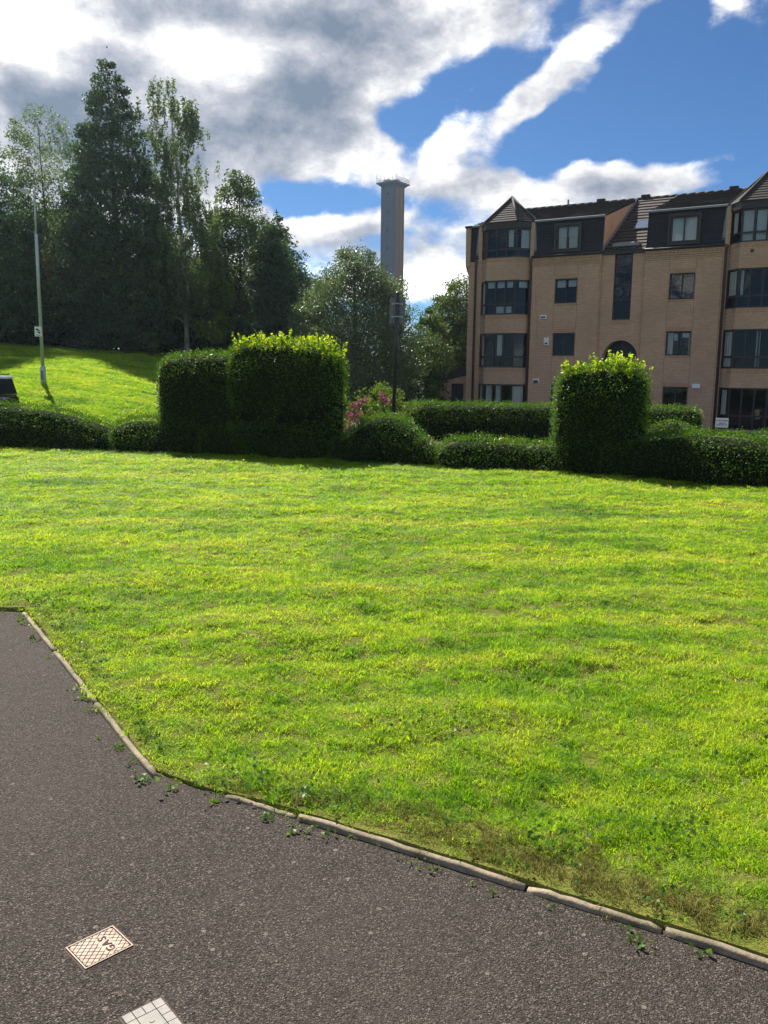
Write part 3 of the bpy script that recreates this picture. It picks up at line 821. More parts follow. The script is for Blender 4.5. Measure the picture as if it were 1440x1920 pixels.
for i_ in range(-9, 10):
    for j_ in range(-9, 10):
        cx0, cy0 = (i_ + j_) * st_ * 0.72, (i_ - j_) * st_ * 0.72 * 0.86
        h2 = (st_ - gap) * 0.72
        poly = [(cx0 - h2, cy0), (cx0, cy0 - h2 * 0.86), (cx0 + h2, cy0), (cx0, cy0 + h2 * 0.86)]
        poly = clip_rect(poly, -hw + 0.003, hw - 0.003, -hh_ + 0.003, hh_ - 0.003)
        if len(poly) < 3: continue
        ctr = (sum(p[0] for p in poly) / len(poly), sum(p[1] for p in poly) / len(poly))
        ar = abs(sum(poly[k][0] * poly[(k + 1) % len(poly)][1] - poly[(k + 1) % len(poly)][0] * poly[k][1] for k in range(len(poly)))) / 2
        if ar < 1.2e-5: continue
        if lx0 < ctr[0] < lx1 and abs(ctr[1]) < hh_ * 0.66: continue
        MB().prism([(ctr[0] + (p[0] - ctr[0]) * 0.99, ctr[1] + (p[1] - ctr[1]) * 0.99) for p in poly], 0.0, 0.0036, 2).build('stud', M['cover'], gas)
MB().box(lx0, lx1, -hh_ * 0.66, hh_ * 0.66, 0.0, 0.0026).build('letter_panel', M['cover'], gas)

def text_mesh(name, s, size, depth, mat, parent, loc, rot, bold=0.0):
    cu = bpy.data.curves.new(name, 'FONT'); cu.body = s; cu.size = size; cu.extrude = depth; cu.offset = bold
    cu.align_x = 'CENTER'; cu.align_y = 'CENTER'; cu.resolution_u = 3
    tmp = bpy.data.objects.new('tmp', cu); COL.objects.link(tmp)
    dg = bpy.context.evaluated_depsgraph_get(); dg.update()
    me = bpy.data.meshes.new_from_object(tmp.evaluated_get(dg)); me.name = name
    bpy.data.objects.remove(tmp); bpy.data.curves.remove(cu)
    me.materials.clear(); me.materials.append(mat)
    o = link(name, me, parent, loc); o.rotation_euler = rot
    return o
# letters read from the far side: their tops point to the lower left of the cover
for ch, yy in (('G', -0.027), ('A', 0.0), ('S', 0.026)):
    text_mesh('letter', ch, 0.034, 0.0012, M['cover_dark'], gas, ((lx0 + lx1) / 2, yy * hh_ / 0.057, 0.0032), (0, 0, math.radians(90)), 0.0004)

# second cover, pale, cut by the bottom of the picture
M['cover_pale'] = plain('pale_cover', (0.29, 0.27, 0.245), 0.75, 0.3, 0.1, 0.3, 25.0, 0.3)
M['cover_pale_groove'] = plain('pale_cover_groove', (0.10, 0.09, 0.08), 0.8, 0.2)
wx = Vector((0.082, 0.070, 0)); wy = Vector((0.083, -0.089, 0))
c2c = Vector((-0.648, 1.918, 0)) + wx * 0.5 + wy * 0.5 * 1.0
tc_ = empty('water_cover', (c2c.x, c2c.y, 0), math.atan2(wx.y, wx.x)); tag(tc_, 'pale grey ruled square cover at the bottom edge of the path', 'utility cover')
a_, b_ = wx.length / 2, wy.length / 2
MB().box(-a_, a_, -b_, b_, -0.03, 0.0015).build('base_plate', M['cover_pale_groove'], tc_)
MB().box(-a_ - 0.006, a_ + 0.006, -b_ - 0.006, b_ + 0.006, -0.03, 0.0006).build('frame_joint', M['cover_dark'], tc_)
nc = 4
for i_ in range(nc):
    for j_ in range(nc):
        x0 = -a_ + 2 * a_ * i_ / nc; y0 = -b_ + 2 * b_ * j_ / nc
        if i_ in (1, 2) and j_ in (1, 2): continue
        MB().box(x0 + 0.0012, x0 + 2 * a_ / nc - 0.0012, y0 + 0.0012, y0 + 2 * b_ / nc - 0.0012, 0.0, 0.0040).build('stud', M['cover_pale'], tc_)
MB().box(-a_ / 2 + 0.0012, a_ / 2 - 0.0012, -b_ / 2 + 0.0012, b_ / 2 - 0.0012, 0.0, 0.0036).build('centre_plate', M['cover_pale'], tc_)
MB().tube([(0, 0, 0.003), (0, 0, 0.005)], 0.007, 12).build('boss', M['cover_pale'], tc_)

# ------------------------------------------------------------------ clipped hedges
def loft(path, hw_, heights, zbase, inset=0.0, nprof=18, power=3.2, z_lo=0.0, taper=0.0):
    """superellipse section swept along path. returns grid of verts (n, nprof, 3)"""
    P = np.array(path, float); n = len(P)
    T = np.gradient(P, axis=0); T /= np.linalg.norm(T, axis=1)[:, None]
    Nn = np.c_[-T[:, 1], T[:, 0]]
    rows = []
    for k in range(n):
        h = heights[k] - inset; w = max(0.02, hw_[k] - inset)
        row = []
        for q_ in range(nprof):
            th = math.pi * q_ / (nprof - 1)             # from +side over the top to -side
            cx, sz = math.cos(th), math.sin(th)
            x = math.copysign(abs(cx) ** (2 / power), cx) * w
            z = abs(sz) ** (2 / power)
            zz = z_lo + (h - z_lo) * z
            x *= 1.0 - taper * (1.0 - zz / max(h, 0.01))
            row.append((P[k, 0] + Nn[k, 0] * x, P[k, 1] + Nn[k, 1] * x, zbase + zz))
        rows.append(row)
    return np.array(rows)

def loft_tris(G):
    n, m_, _ = G.shape
    i_ = np.arange(n * m_).reshape(n, m_)
    a, b_, c_, d_ = i_[:-1, :-1].ravel(), i_[1:, :-1].ravel(), i_[1:, 1:].ravel(), i_[:-1, 1:].ravel()
    tri = np.concatenate([np.c_[a, b_, c_], np.c_[a, c_, d_]])
    caps = []
    for e in (0, n - 1):
        for q_ in range(1, m_ - 1):
            caps.append((i_[e, 0], i_[e, q_], i_[e, q_ + 1]) if e == 0 else (i_[e, 0], i_[e, q_ + 1], i_[e, q_]))
    tri = np.concatenate([tri, np.array(caps)])
    return G.reshape(-1, 3), tri

def sample_tris(V, T_, n, r):
    a, b_, c_ = V[T_[:, 0]], V[T_[:, 1]], V[T_[:, 2]]
    nr = np.cross(b_ - a, c_ - a); ar = np.linalg.norm(nr, axis=1)
    k = r.choice(len(T_), n, p=ar / ar.sum())
    u, w = r.uniform(0, 1, n), r.uniform(0, 1, n); fl = u + w > 1; u[fl], w[fl] = 1 - u[fl], 1 - w[fl]
    p = a[k] + (b_ - a)[k] * u[:, None] + (c_ - a)[k] * w[:, None]
    return p, nr[k] / (ar[k][:, None] + 1e-9)

def rounded_ends(s_, L_, r_):
    """0..1 factor for a plan that rounds off at both ends"""
    d = np.minimum(s_, L_ - s_)
    return np.sqrt(np.clip(1 - (1 - np.clip(d / r_, 0, 1)) ** 2, 0.0, 1))

def hedge(name, label, pts, halfw, heights, seed, zb=0.0, dens=1500, leaf=0.034, mat='leaf_hedge', power=3.4, end_r=0.25, cat='hedge',
          group=None, z_lo=0.0, taper=0.0, shoots=0, shoot_mat='leaf_young', shoot_h=0.22, wob=0.03, core=True, gap_band=None, shoot_range=(0.0, 1.0), lit_mat=None, end_taper=True):
    """pts: plan centre line; heights: list of (fraction, height)"""
    r = np.random.default_rng(seed)
    n = 40
    C = along(pts, n); d = np.r_[0, np.cumsum(np.hypot(*np.diff(C, axis=0).T))]; L_ = d[-1]
    fr = d / L_
    h = np.interp(fr, [a for a, _ in heights], [b for _, b in heights])
    ks = np.ones(3) / 3; h = np.convolve(np.r_[h[0], h, h[-1]], ks, 'valid')
    re = rounded_ends(d + 0.02, L_ + 0.04, end_r)
    w = halfw * np.clip(re, 0.12, 1)
    if end_taper: h = h * (0.80 + 0.20 * re)
    root = empty(name, (C[n // 2, 0], C[n // 2, 1], zb)); tag(root, label, cat, group)
    inv = root.location.copy()
    def place(me, nm, par=root):
        o = link(nm, me, par); o.matrix_parent_inverse = Matrix.Translation(-inv) if par is root else Matrix.Identity(4)
        return o
    G = loft(C, w, h, zb, 0.0, 18, power, z_lo, taper)
    V, T_ = loft_tris(G)
    area = np.linalg.norm(np.cross(V[T_[:, 1]] - V[T_[:, 0]], V[T_[:, 2]] - V[T_[:, 0]]), axis=1).sum() / 2
    nl = int(area * dens)
    p, nr = sample_tris(V, T_, nl, r)
    depth = np.abs(r.normal(0, 1, nl)) * 0.05
    lump = (vnoise(p[:, 0] * 1.0 + 50 + p[:, 2] * 0.7, p[:, 1] + 50 + p[:, 2] * 1.3, 3.3, seed) - 0.5) * 2 * wob + (vnoise(p[:, 0] + 50 - p[:, 2], p[:, 1] + 50 + p[:, 2], 9.0, seed + 1) - 0.5) * 2 * wob * 0.7
    p = p + nr * (lump - depth + 0.03)[:, None]
    if gap_band is not None:                    # sparse, see-through zone low down
        z0, z1 = gap_band
        kz = (p[:, 2] > z0) & (p[:, 2] < z1)
        holes = vnoise(p[:, 0] + 50, p[:, 2] * 1.2 + 50, 4.0, seed + 5)
        kill = kz & ((holes > 0.60) | (r.uniform(0, 1, nl) < 0.2))
        p, nr = p[~kill], nr[~kill]
        nin = int(L_ * 700 * (z1 - z0) / 0.5)      # twiggy leaves inside the open zone
        kk = r.integers(0, n, nin); sd_ = r.uniform(-0.85, 0.85, nin)
        tg = np.gradient(C, axis=0); tg /= np.linalg.norm(tg, axis=1)[:, None]
        pin = np.c_[C[kk, 0] - tg[kk, 1] * w[kk] * sd_, C[kk, 1] + tg[kk, 0] * w[kk] * sd_, r.uniform(z0 - 0.05, z1 + 0.05, nin)]
        p = np.concatenate([p, pin]); nr = np.concatenate([nr, np.tile([0.0, -0.5, 0.5], (nin, 1))])
    Vl, Tl = leaf_cards(p, np.full(len(p), leaf), seed, up=nr * 0.5 + np.array([0, 0, 0.5]), aspect=0.6, normal=nr)
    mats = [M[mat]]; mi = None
    if lit_mat:
        mats.append(M[lit_mat]); sunward = ((nr[:, 2] > 0.4) | (nr[:, 0] < -0.75)) & (r.uniform(0, 1, len(p)) < 0.75)
        mi = np.repeat(sunward.astype(int), 2)
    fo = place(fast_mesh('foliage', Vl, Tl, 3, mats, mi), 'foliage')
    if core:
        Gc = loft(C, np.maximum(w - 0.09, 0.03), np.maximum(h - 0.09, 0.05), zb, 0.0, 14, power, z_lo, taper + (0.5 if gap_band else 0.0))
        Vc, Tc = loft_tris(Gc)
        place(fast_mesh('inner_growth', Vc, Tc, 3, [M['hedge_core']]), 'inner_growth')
    if gap_band is not None:
        for k in range(9):
            s_ = (k + 0.5) / 9 + r.uniform(-0.04, 0.04)
            c_ = np.array([np.interp(s_, fr, C[:, 0]), np.interp(s_, fr, C[:, 1])]) + r.uniform(-0.15, 0.15, 2)
            c2_ = c_ + r.uniform(-0.18, 0.18, 2)
            o = MB().tube([(c_[0], c_[1], zb), ((c_[0] + c2_[0]) / 2 + .02, (c_[1] + c2_[1]) / 2, zb + gap_band[1] * 0.55), (c2_[0], c2_[1], zb + gap_band[1] + 0.3)], [0.035, 0.028, 0.018], 6).build('stem', M['bark'], root, True)
            o.matrix_parent_inverse = Matrix.Translation(-inv)
    if shoots:
        Vs, Ts, off = [], [], 0; sm = MB()
        for k in range(shoots):
            s_ = r.uniform(*shoot_range); kk = int(s_ * (n - 1))
            sd = r.uniform(-0.9, 0.9)
            tt = C[min(kk + 1, n - 1)] - C[max(kk - 1, 0)]; tt = tt / np.linalg.norm(tt); nn_ = np.array([-tt[1], tt[0]])
            b0 = np.array([*(C[kk] + nn_ * w[kk] * sd), zb + h[kk] * (1 - 0.10 * abs(sd) ** 4) - 0.06])
            hh2 = shoot_h * r.uniform(0.3, 1.0) * (0.35 + 1.3 * float(vnoise(np.array([b0[0] + 50]), np.array([b0[1] + 50]), 3.0, seed + 9)[0])); dv = np.array([r.normal(0, 0.22), r.normal(0, 0.22), 1.0]) * hh2
            ntw = int(7 + hh2 * 40)
            fr2 = np.linspace(0.1, 1.0, ntw)
            cp = b0 + dv * fr2[:, None] + r.normal(0, 0.012, (ntw, 3))
            v_, t_ = leaf_cards(cp, np.full(ntw, leaf * 1.75), seed * 100 + k, up=np.array([0, 0, 0.7]), aspect=0.5)
            Vs.append(v_); Ts.append(t_ + off); off += len(v_)
            sm.tube([b0, b0 + dv * 0.95], [0.004, 0.002], 3)
        ys = place(fast_mesh('young_shoots', np.concatenate(Vs), np.concatenate(Ts), 3, [M[shoot_mat]]), 'young_shoots')
        ys['kind'] = 'stuff'
        o = sm.build('shoot_stems', M['bark'], root); o.matrix_parent_inverse = Matrix.Translation(-inv); o['kind'] = 'stuff'
    return root

def frontline(x):      # front face of the near hedge row on the ground
    return float(np.interp(x, [a for a, _ in FRONT], [b for _, b in FRONT]))
def row(x0, x1, setback, n=6):
    return [(x, frontline(x) + setback) for x in np.linspace(x0, x1, n)]

LG = 'clipped hedges along the far edge of the lawn'
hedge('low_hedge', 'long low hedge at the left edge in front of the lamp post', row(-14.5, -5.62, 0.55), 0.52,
      [(0, 0.98), (0.72, 0.97), (0.84, 0.90), (0.93, 0.72), (1.0, 0.48)], 101, dens=1500, group=LG, lit_mat='leaf_hedge_olive_lit')
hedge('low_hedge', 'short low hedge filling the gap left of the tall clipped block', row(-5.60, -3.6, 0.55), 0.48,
      [(0, 0.60), (0.25, 0.74), (1.0, 0.76)], 102, dens=1600, group=LG, lit_mat='leaf_hedge_olive_lit')
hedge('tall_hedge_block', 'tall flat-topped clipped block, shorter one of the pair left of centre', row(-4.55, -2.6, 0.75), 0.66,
      [(0, 1.93), (0.3, 2.02), (1.0, 2.06)], 103, dens=1500, group=LG, power=6.0, end_r=0.30, taper=0.20, shoots=40, shoot_mat='leaf_hedge_olive_lit', shoot_h=0.12, mat='leaf_hedge', lit_mat='leaf_hedge_olive_lit')
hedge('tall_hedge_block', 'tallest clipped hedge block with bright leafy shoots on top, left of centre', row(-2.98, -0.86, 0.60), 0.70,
      [(0, 2.16), (0.25, 2.27), (0.7, 2.24), (1.0, 2.05)], 104, dens=1500, group=LG, power=6.0, end_r=0.34, taper=0.26, shoots=210, shoot_h=0.25, gap_band=(0.72, 1.12), leaf=0.038, lit_mat='leaf_hedge_lit')
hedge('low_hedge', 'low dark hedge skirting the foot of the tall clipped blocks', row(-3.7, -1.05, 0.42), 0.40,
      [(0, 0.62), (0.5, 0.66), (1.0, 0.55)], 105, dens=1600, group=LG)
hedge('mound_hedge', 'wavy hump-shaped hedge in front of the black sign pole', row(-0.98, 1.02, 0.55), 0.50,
      [(0, 0.42), (0.15, 0.52), (0.34, 0.80), (0.47, 0.95), (0.58, 0.92), (0.70, 0.78), (0.86, 0.50), (1.0, 0.28)], 106, dens=1700, group=LG, lit_mat='leaf_hedge_lit')
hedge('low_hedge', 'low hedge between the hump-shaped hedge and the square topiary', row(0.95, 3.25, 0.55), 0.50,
      [(0, 0.36), (0.12, 0.52), (0.3, 0.56), (0.7, 0.50), (1.0, 0.50)], 107, dens=1700, group=LG, lit_mat='leaf_hedge_olive_lit', shoots=26, shoot_mat='leaf_hedge_olive_lit', shoot_h=0.10)
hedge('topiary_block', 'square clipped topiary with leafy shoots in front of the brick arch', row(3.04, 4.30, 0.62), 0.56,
      [(0, 1.76), (0.5, 1.84), (1.0, 1.80)], 108, dens=1800, group=LG, power=7.0, end_r=0.26, taper=0.05, shoots=130, shoot_h=0.22, leaf=0.036, shoot_range=(0.12, 0.95), lit_mat='leaf_hedge_lit')
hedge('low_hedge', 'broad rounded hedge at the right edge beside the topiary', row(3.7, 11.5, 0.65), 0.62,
      [(0, 0.55), (0.08, 0.68), (0.18, 0.82), (0.27, 0.76), (0.36, 0.62), (0.5, 0.60), (1.0, 0.60)], 109, dens=1500, group=LG, lit_mat='leaf_hedge_lit')

# hedge row across the road, round bushes before the building
BG = 'hedges in front of the apartment building'
hedge('long_hedge', 'long straight dark hedge in front of the apartment bays', [(0.6, 24.2), (3.0, 23.6), (8.2, 22.3)], 0.55,
      [(0, 1.13), (1.0, 1.15)], 111, zb=-0.22, dens=1300, leaf=0.042, group=BG, lit_mat='leaf_hedge_olive_lit')
hedge('round_bush', 'small rounded bush peeping out right of the square topiary', [(6.35, 20.8), (7.55, 20.2)], 0.55, [(0, 0.72), (0.5, 0.86), (1, 0.60)], 112, zb=-0.18, dens=1300, leaf=0.042, group=BG, cat='bush', power=2.4, end_r=0.5)
hedge('round_bush', 'rounded bush at the right edge below the bay windows', [(8.1, 18.9), (9.3, 18.6), (12.5, 17.2)], 0.6, [(0, 0.66), (0.3, 0.80), (1, 0.8)], 113, zb=-0.15, dens=1300, leaf=0.042, group=BG, cat='bush', power=2.4, end_r=0.5)

# ------------------------------------------------------------------ loose shrubs
def shrub(name, label, loc, rx, ry, hz, nl, leaf, mat, seed, cat='shrub', group=None, z0=0.1, clump=26, spiky=0.0, stems=5, core=False):
    r = np.random.default_rng(seed)
    root = empty(name, loc); tag(root, label, cat, group)
    cc = r.normal(0, 1, (clump, 3)); cc /= np.linalg.norm(cc, axis=1)[:, None]; cc *= r.uniform(0.35, 0.95, clump)[:, None] ** 0.6
    cc = np.c_[cc[:, 0] * rx, cc[:, 1] * ry, z0 + (hz - z0) * (0.5 + 0.5 * cc[:, 2])]
    k = r.integers(0, clump, nl); rad = 0.30 * min(rx, hz) * r.uniform(0.6, 1.2, clump)
    off = r.normal(0, 1, (nl, 3)); off /= np.linalg.norm(off, axis=1)[:, None]; off *= (r.uniform(0, 1, nl) ** 0.4)[:, None]
    p = cc[k] + off * rad[k][:, None] * np.array([1, 1, 0.85])
    p[:, 2] = np.maximum(p[:, 2], 0.02)
    V, T_ = leaf_cards(p, np.full(nl, leaf), seed, up=off * 0.7 + np.array([0, 0, 0.3 + spiky]), aspect=0.5, normal=off)
    link('foliage', fast_mesh('foliage', V, T_, 3, [M[mat]]), root)
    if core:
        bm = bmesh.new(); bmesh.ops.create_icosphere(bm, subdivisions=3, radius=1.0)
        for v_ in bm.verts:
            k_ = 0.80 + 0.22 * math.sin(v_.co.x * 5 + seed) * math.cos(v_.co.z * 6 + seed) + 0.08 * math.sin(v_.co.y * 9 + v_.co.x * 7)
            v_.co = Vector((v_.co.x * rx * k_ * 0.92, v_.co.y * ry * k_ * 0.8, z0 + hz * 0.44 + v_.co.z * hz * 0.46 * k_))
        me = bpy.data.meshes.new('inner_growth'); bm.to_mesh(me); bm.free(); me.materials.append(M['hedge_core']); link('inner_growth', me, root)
    for s_ in range(stems):
        c_ = cc[s_]
        MB().tube([(c_[0] * 0.15, c_[1] * 0.15, -0.05), (c_[0] * 0.5, c_[1] * 0.5, c_[2] * 0.6), tuple(c_)], [0.03 * hz, 0.02 * hz, 0.006 * hz], 5).build('stem', M['bark'], root, True)
    return root, r

hy_root, r = shrub('hydrangea', 'pink-flowered hydrangea at the end of the long hedge', (-0.50, 21.2, -0.12), 0.60, 0.55, 1.25, 1700, 0.075, 'leaf_bright', 201, 'flowering bush', None, 0.05, 18)
heads = [(-0.46, -0.35, 0.30), (-0.40, -0.42, 0.42), (-0.30, -0.46, 0.52), (-0.38, -0.36, 0.56), (-0.22, -0.46, 0.66), (-0.12, -0.46, 0.58), (-0.26, -0.38, 0.74), (-0.10, -0.42, 0.80), (0.02, -0.44, 0.84),
         (-0.48, -0.30, 0.20), (-0.34, -0.45, 0.28), (-0.18, -0.50, 0.45), (0.46, -0.30, 0.86), (0.56, -0.24, 0.82), (0.40, -0.32, 0.94)]
for k, hp in enumerate(heads):
    nn_ = 80; off = r.normal(0, 1, (nn_, 3)); off /= np.linalg.norm(off, axis=1)[:, None]
    V, T_ = leaf_cards(np.array(hp) * np.array([1.0, 1.0, 1.25]) + np.array([0.0, -0.05, 0.12]) + off * 0.085 * np.array([1, 1, 0.75]), np.full(nn_, 0.04), 900 + k, aspect=0.9, normal=off, up=off * 0.1)
    link('flower_head', fast_mesh('flower_head', V, T_, 3, [M['petal']]), hy_root)
shrub('leafy_bush', 'pale green leafy bush growing up behind the pink hydrangea', (0.02, 22.3, -0.15), 0.80, 0.6, 1.70, 3200, 0.07, 'leaf_bright', 202, 'bush', None, 0.1, 22, 0.5)
shrub('leafy_bush', 'small bright bush at the foot of the wood on the bank', (-12.1, 44.6, float(ground_z(-12.1, 44.6))), 0.55, 0.5, 1.3, 700, 0.12, 'leaf_bright', 203, 'bush', None, 0.1, 14)

# ------------------------------------------------------------------ trees
def tree(name, label, loc, H, prof, nclu, nleaf, leaf, mat, seed, trunk_r=0.16, bark='bark', crad=0.8, group='trees of the wood on the bank', rise=0.5, droop=0.0, up=(0, 0, 0.2), aspect=0.5, lean=(0, 0), inner=0.35, fill=0.0, trunk_top=0.92, bskip=2):
    """prof: list of (height fraction, crown radius)"""
    r = np.random.default_rng(seed)
    loc = (loc[0], loc[1], float(ground_z(loc[0], loc[1])) if len(loc) < 3 else loc[2])
    dd_ = photo_dir(720, -H) if H < 0 else None
    if H < 0: H = EYE + dd_.z / dd_.y * loc[1] - loc[2]
    root = empty(name, loc); tag(root, label, 'tree', group)
    ph = np.array([a for a, _ in prof]); pr = np.array([b for _, b in prof])
    nt = 9; tk = np.linspace(0, trunk_top, nt)
    tw = np.cumsum(r.normal(0, 0.07, (nt, 2)) * H / 14, axis=0); tw -= tw[0]
    tx = tw[:, 0] + lean[0] * tk ** 1.5; ty = tw[:, 1] + lean[1] * tk ** 1.5
    def axis_at(f): return np.array([np.interp(f, tk, tx), np.interp(f, tk, ty), f * H])
    tp_ = [axis_at(f) - (np.array([0, 0, 0.25]) if f == 0 else 0) for f in tk]
    tr_ = MB().tube(tp_, [trunk_r * (1.35 if f == 0 else (1 - 0.86 * f / trunk_top)) for f in tk], 9).build('trunk', M[bark], root, True)
    # cluster centres in the crown
    hs_ = np.linspace(ph[0], ph[-1], 200); wgt = np.interp(hs_, ph, pr) ** 1.25 + 0.02; wgt /= wgt.sum()
    f = r.choice(hs_, nclu, p=wgt) + r.uniform(-0.01, 0.01, nclu)
    R = np.interp(f, ph, pr); th = r.uniform(0, 2 * np.pi, nclu); rr = R * (inner + (1 - inner) * np.sqrt(r.uniform(0, 1, nclu)))
    rr *= r.uniform(0.8, 1.12, nclu)
    C = np.array([axis_at(a) for a in f]) + np.c_[rr * np.cos(th), rr * np.sin(th), np.zeros(nclu)]
    br = MB()
    for k in range(nclu):
        if rr[k] < 0.25 or (k % bskip): continue
        fb = max(0.04, f[k] - rise * rr[k] / H); b0 = axis_at(min(fb, trunk_top * 0.97)); b1 = C[k]
        mid = (b0 + b1) / 2 + np.array([0, 0, 0.10 * rr[k] * (1 if droop == 0 else 1.5)]) + r.normal(0, 0.06, 3) * rr[k]
        r0 = max(0.012, 0.30 * trunk_r * (1 - 0.75 * fb)) * min(1.0, 0.5 + rr[k] / 3)
        br.tube([b0, mid, b1], [r0, r0 * 0.6, r0 * 0.2], 4, cap=False)
    bo_ = br.build('branches', M[bark], root, True); bo_['kind'] = 'stuff'
    k = r.integers(0, nclu, nleaf)
    cs = crad * r.uniform(0.55, 1.25, nclu) * np.interp(f, [ph[0], 0.75 * ph[-1], ph[-1]], [1.05, 0.95, 0.55])
    off = r.normal(0, 1, (nleaf, 3)); off /= np.linalg.norm(off, axis=1)[:, None]; off *= (r.uniform(0, 1, nleaf) ** 0.5)[:, None]
    if droop > 0:      # hanging strands
        ns = nclu * 7; sk = r.integers(0, nclu, ns)
        sp_ = C[sk] + r.normal(0, 0.42, (ns, 3)) * cs[sk][:, None] * np.array([1, 1, 0.5]); sl = droop * r.uniform(0.4, 1.2, ns)
        k2 = r.integers(0, ns, nleaf); tq = r.uniform(0, 1, nleaf) ** 0.8
        p = sp_[k2] + np.c_[r.normal(0, 0.05, nleaf), r.normal(0, 0.05, nleaf), -tq * sl[k2]] + (off * 0.08)
        up = (0, 0, -0.9)
    else:
        p = C[k] + off * cs[k][:, None] * np.array([1, 1, 0.62])
    if fill > 0:
        nf = int(nleaf * fill); ff = r.choice(hs_, nf, p=wgt); Rf = np.interp(ff, ph, pr) * 0.85 * np.sqrt(r.uniform(0, 1, nf)); tf = r.uniform(0, 6.283, nf)
        p[:nf] = np.array([np.interp(ff, tk, tx), np.interp(ff, tk, ty), ff * H]).T + np.c_[Rf * np.cos(tf), Rf * np.sin(tf), r.normal(0, .2, nf)]
    p[:, 2] = np.maximum(p[:, 2], 0.05)
    V, T_ = leaf_cards(p, np.full(nleaf, leaf), seed + 7, up=off * 0.4 + np.array(up), aspect=aspect, normal=off)
    link('crown', fast_mesh('crown', V, T_, 3, [M[mat]]), root)
    return root

tree('dense_tree', 'dark dense tree cut off by the left edge of the picture', (-20.7, 44.8), -155, [(0.04, 3.3), (0.35, 3.6), (0.6, 2.7), (0.75, 1.5), (0.92, 0.8), (1.0, 0.25)], 230, 42000, 0.19, 'leaf_dark', 301, 0.22, crad=0.85, fill=0.35, bskip=3)
tree('birch_tree', 'thin open-crowned birch with sky showing through, left behind the lamp post', (-19.4, 50), -205, [(0.22, 1.4), (0.5, 2.0), (0.8, 1.9), (0.94, 1.2), (1.0, 0.3)], 150, 15000, 0.14, 'leaf_birch', 302, 0.10, 'bark', crad=0.95, rise=0.9)
tree('alder_tree', 'tallest dense conical tree of the dark wood', (-14.0, 46.6), -125, [(0.02, 2.9), (0.2, 3.4), (0.42, 3.0), (0.6, 2.5), (0.75, 1.9), (0.88, 1.15), (0.96, 0.75), (1.0, 0.25)], 400, 80000, 0.165, 'leaf_dark', 303, 0.24, crad=0.66, rise=0.8, fill=0.38, up=(0, 0, 0.6), bskip=4)
tree('weeping_birch', 'tall slim weeping birch with drooping strands beside the conical tree', (-10.7, 46.8), -148, [(0.22, 1.5), (0.42, 2.1), (0.58, 1.9), (0.70, 1.25), (0.86, 1.2), (0.95, 0.95), (1.0, 0.4)], 150, 48000, 0.135, 'leaf_birch', 304, 0.13, 'bark_birch', crad=1.15, rise=0.9, droop=1.0, lean=(-0.8, 0), bskip=3)
tree('broadleaf_tree', 'loose broad tree with sky gaps right of the weeping birch', (-8.4, 50), -335, [(0.10, 2.2), (0.4, 2.7), (0.65, 2.4), (0.85, 1.5), (1.0, 0.5)], 170, 34000, 0.165, 'leaf_mid', 305, 0.18, crad=0.95, rise=0.8, fill=0.1)
tree('fir_tree', 'dark pointed conifer at the right end of the wood', (-6.1, 48), -405, [(0.02, 2.5), (0.25, 2.2), (0.5, 1.7), (0.75, 0.95), (0.93, 0.35), (1.0, 0.08)], 170, 30000, 0.165, 'leaf_dark', 306, 0.18, crad=0.60, rise=0.1, fill=0.4, bskip=3)
tree('sapling_tree', 'yellow-green young tree in front of the dark wood', (-9.3, 46.5), -470, [(0.2, 0.8), (0.5, 1.3), (0.8, 1.0), (1.0, 0.3)], 50, 7000, 0.14, 'leaf_bright', 307, 0.08, crad=0.55)
tree('broadleaf_tree', 'leafy tree filling the gap behind the thin birch', (-18.4, 54), -370, [(0.03, 2.8), (0.4, 2.9), (0.7, 2.1), (1.0, 0.6)], 130, 24000, 0.2, 'leaf_mid', 308, 0.2, crad=0.95, fill=0.3, bskip=3)
tree('broadleaf_tree', 'dark crowded tree filling the gap left of the weeping birch', (-12.9, 53.5), -440, [(0.02, 2.6), (0.4, 2.6), (0.7, 1.9), (1.0, 0.6)], 120, 22000, 0.2, 'leaf_dark', 309, 0.2, crad=0.9, fill=0.35, bskip=3)
tree('broadleaf_tree', 'shaded tree filling the gap behind the lamp post top', (-21.8, 55), -380, [(0.03, 2.8), (0.4, 3.2), (0.7, 2.5), (1.0, 0.8)], 140, 24000, 0.21, 'leaf_mid', 314, 0.2, crad=1.0, fill=0.3, bskip=3)
tree('broadleaf_tree', 'dark tree closing the gap behind the pointed conifer', (-7.2, 56), -430, [(0.02, 3.0), (0.4, 3.4), (0.7, 2.6), (1.0, 0.8)], 130, 24000, 0.2, 'leaf_dark', 315, 0.2, crad=1.0, fill=0.35, bskip=3)
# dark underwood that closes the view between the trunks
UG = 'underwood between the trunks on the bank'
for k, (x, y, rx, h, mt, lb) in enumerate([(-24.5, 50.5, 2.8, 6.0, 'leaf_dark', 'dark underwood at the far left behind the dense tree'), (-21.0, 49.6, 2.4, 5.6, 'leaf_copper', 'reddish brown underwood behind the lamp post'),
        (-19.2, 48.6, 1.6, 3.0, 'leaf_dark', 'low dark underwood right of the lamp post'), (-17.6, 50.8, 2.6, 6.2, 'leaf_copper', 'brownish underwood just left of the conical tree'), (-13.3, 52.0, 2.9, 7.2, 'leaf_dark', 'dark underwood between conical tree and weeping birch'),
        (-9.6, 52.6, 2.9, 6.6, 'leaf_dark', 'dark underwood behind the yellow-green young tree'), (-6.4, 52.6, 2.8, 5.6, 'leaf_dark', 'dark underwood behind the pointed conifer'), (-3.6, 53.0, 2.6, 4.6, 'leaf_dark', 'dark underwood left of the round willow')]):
    shrub('underwood', lb, (x, y, float(ground_z(x, y)) - 0.6), rx * 1.25, 1.6, h + 0.4, 9000, 0.22, mt, 330 + k, 'shrub', UG, 0.0, 40, 0.2, 4, True)
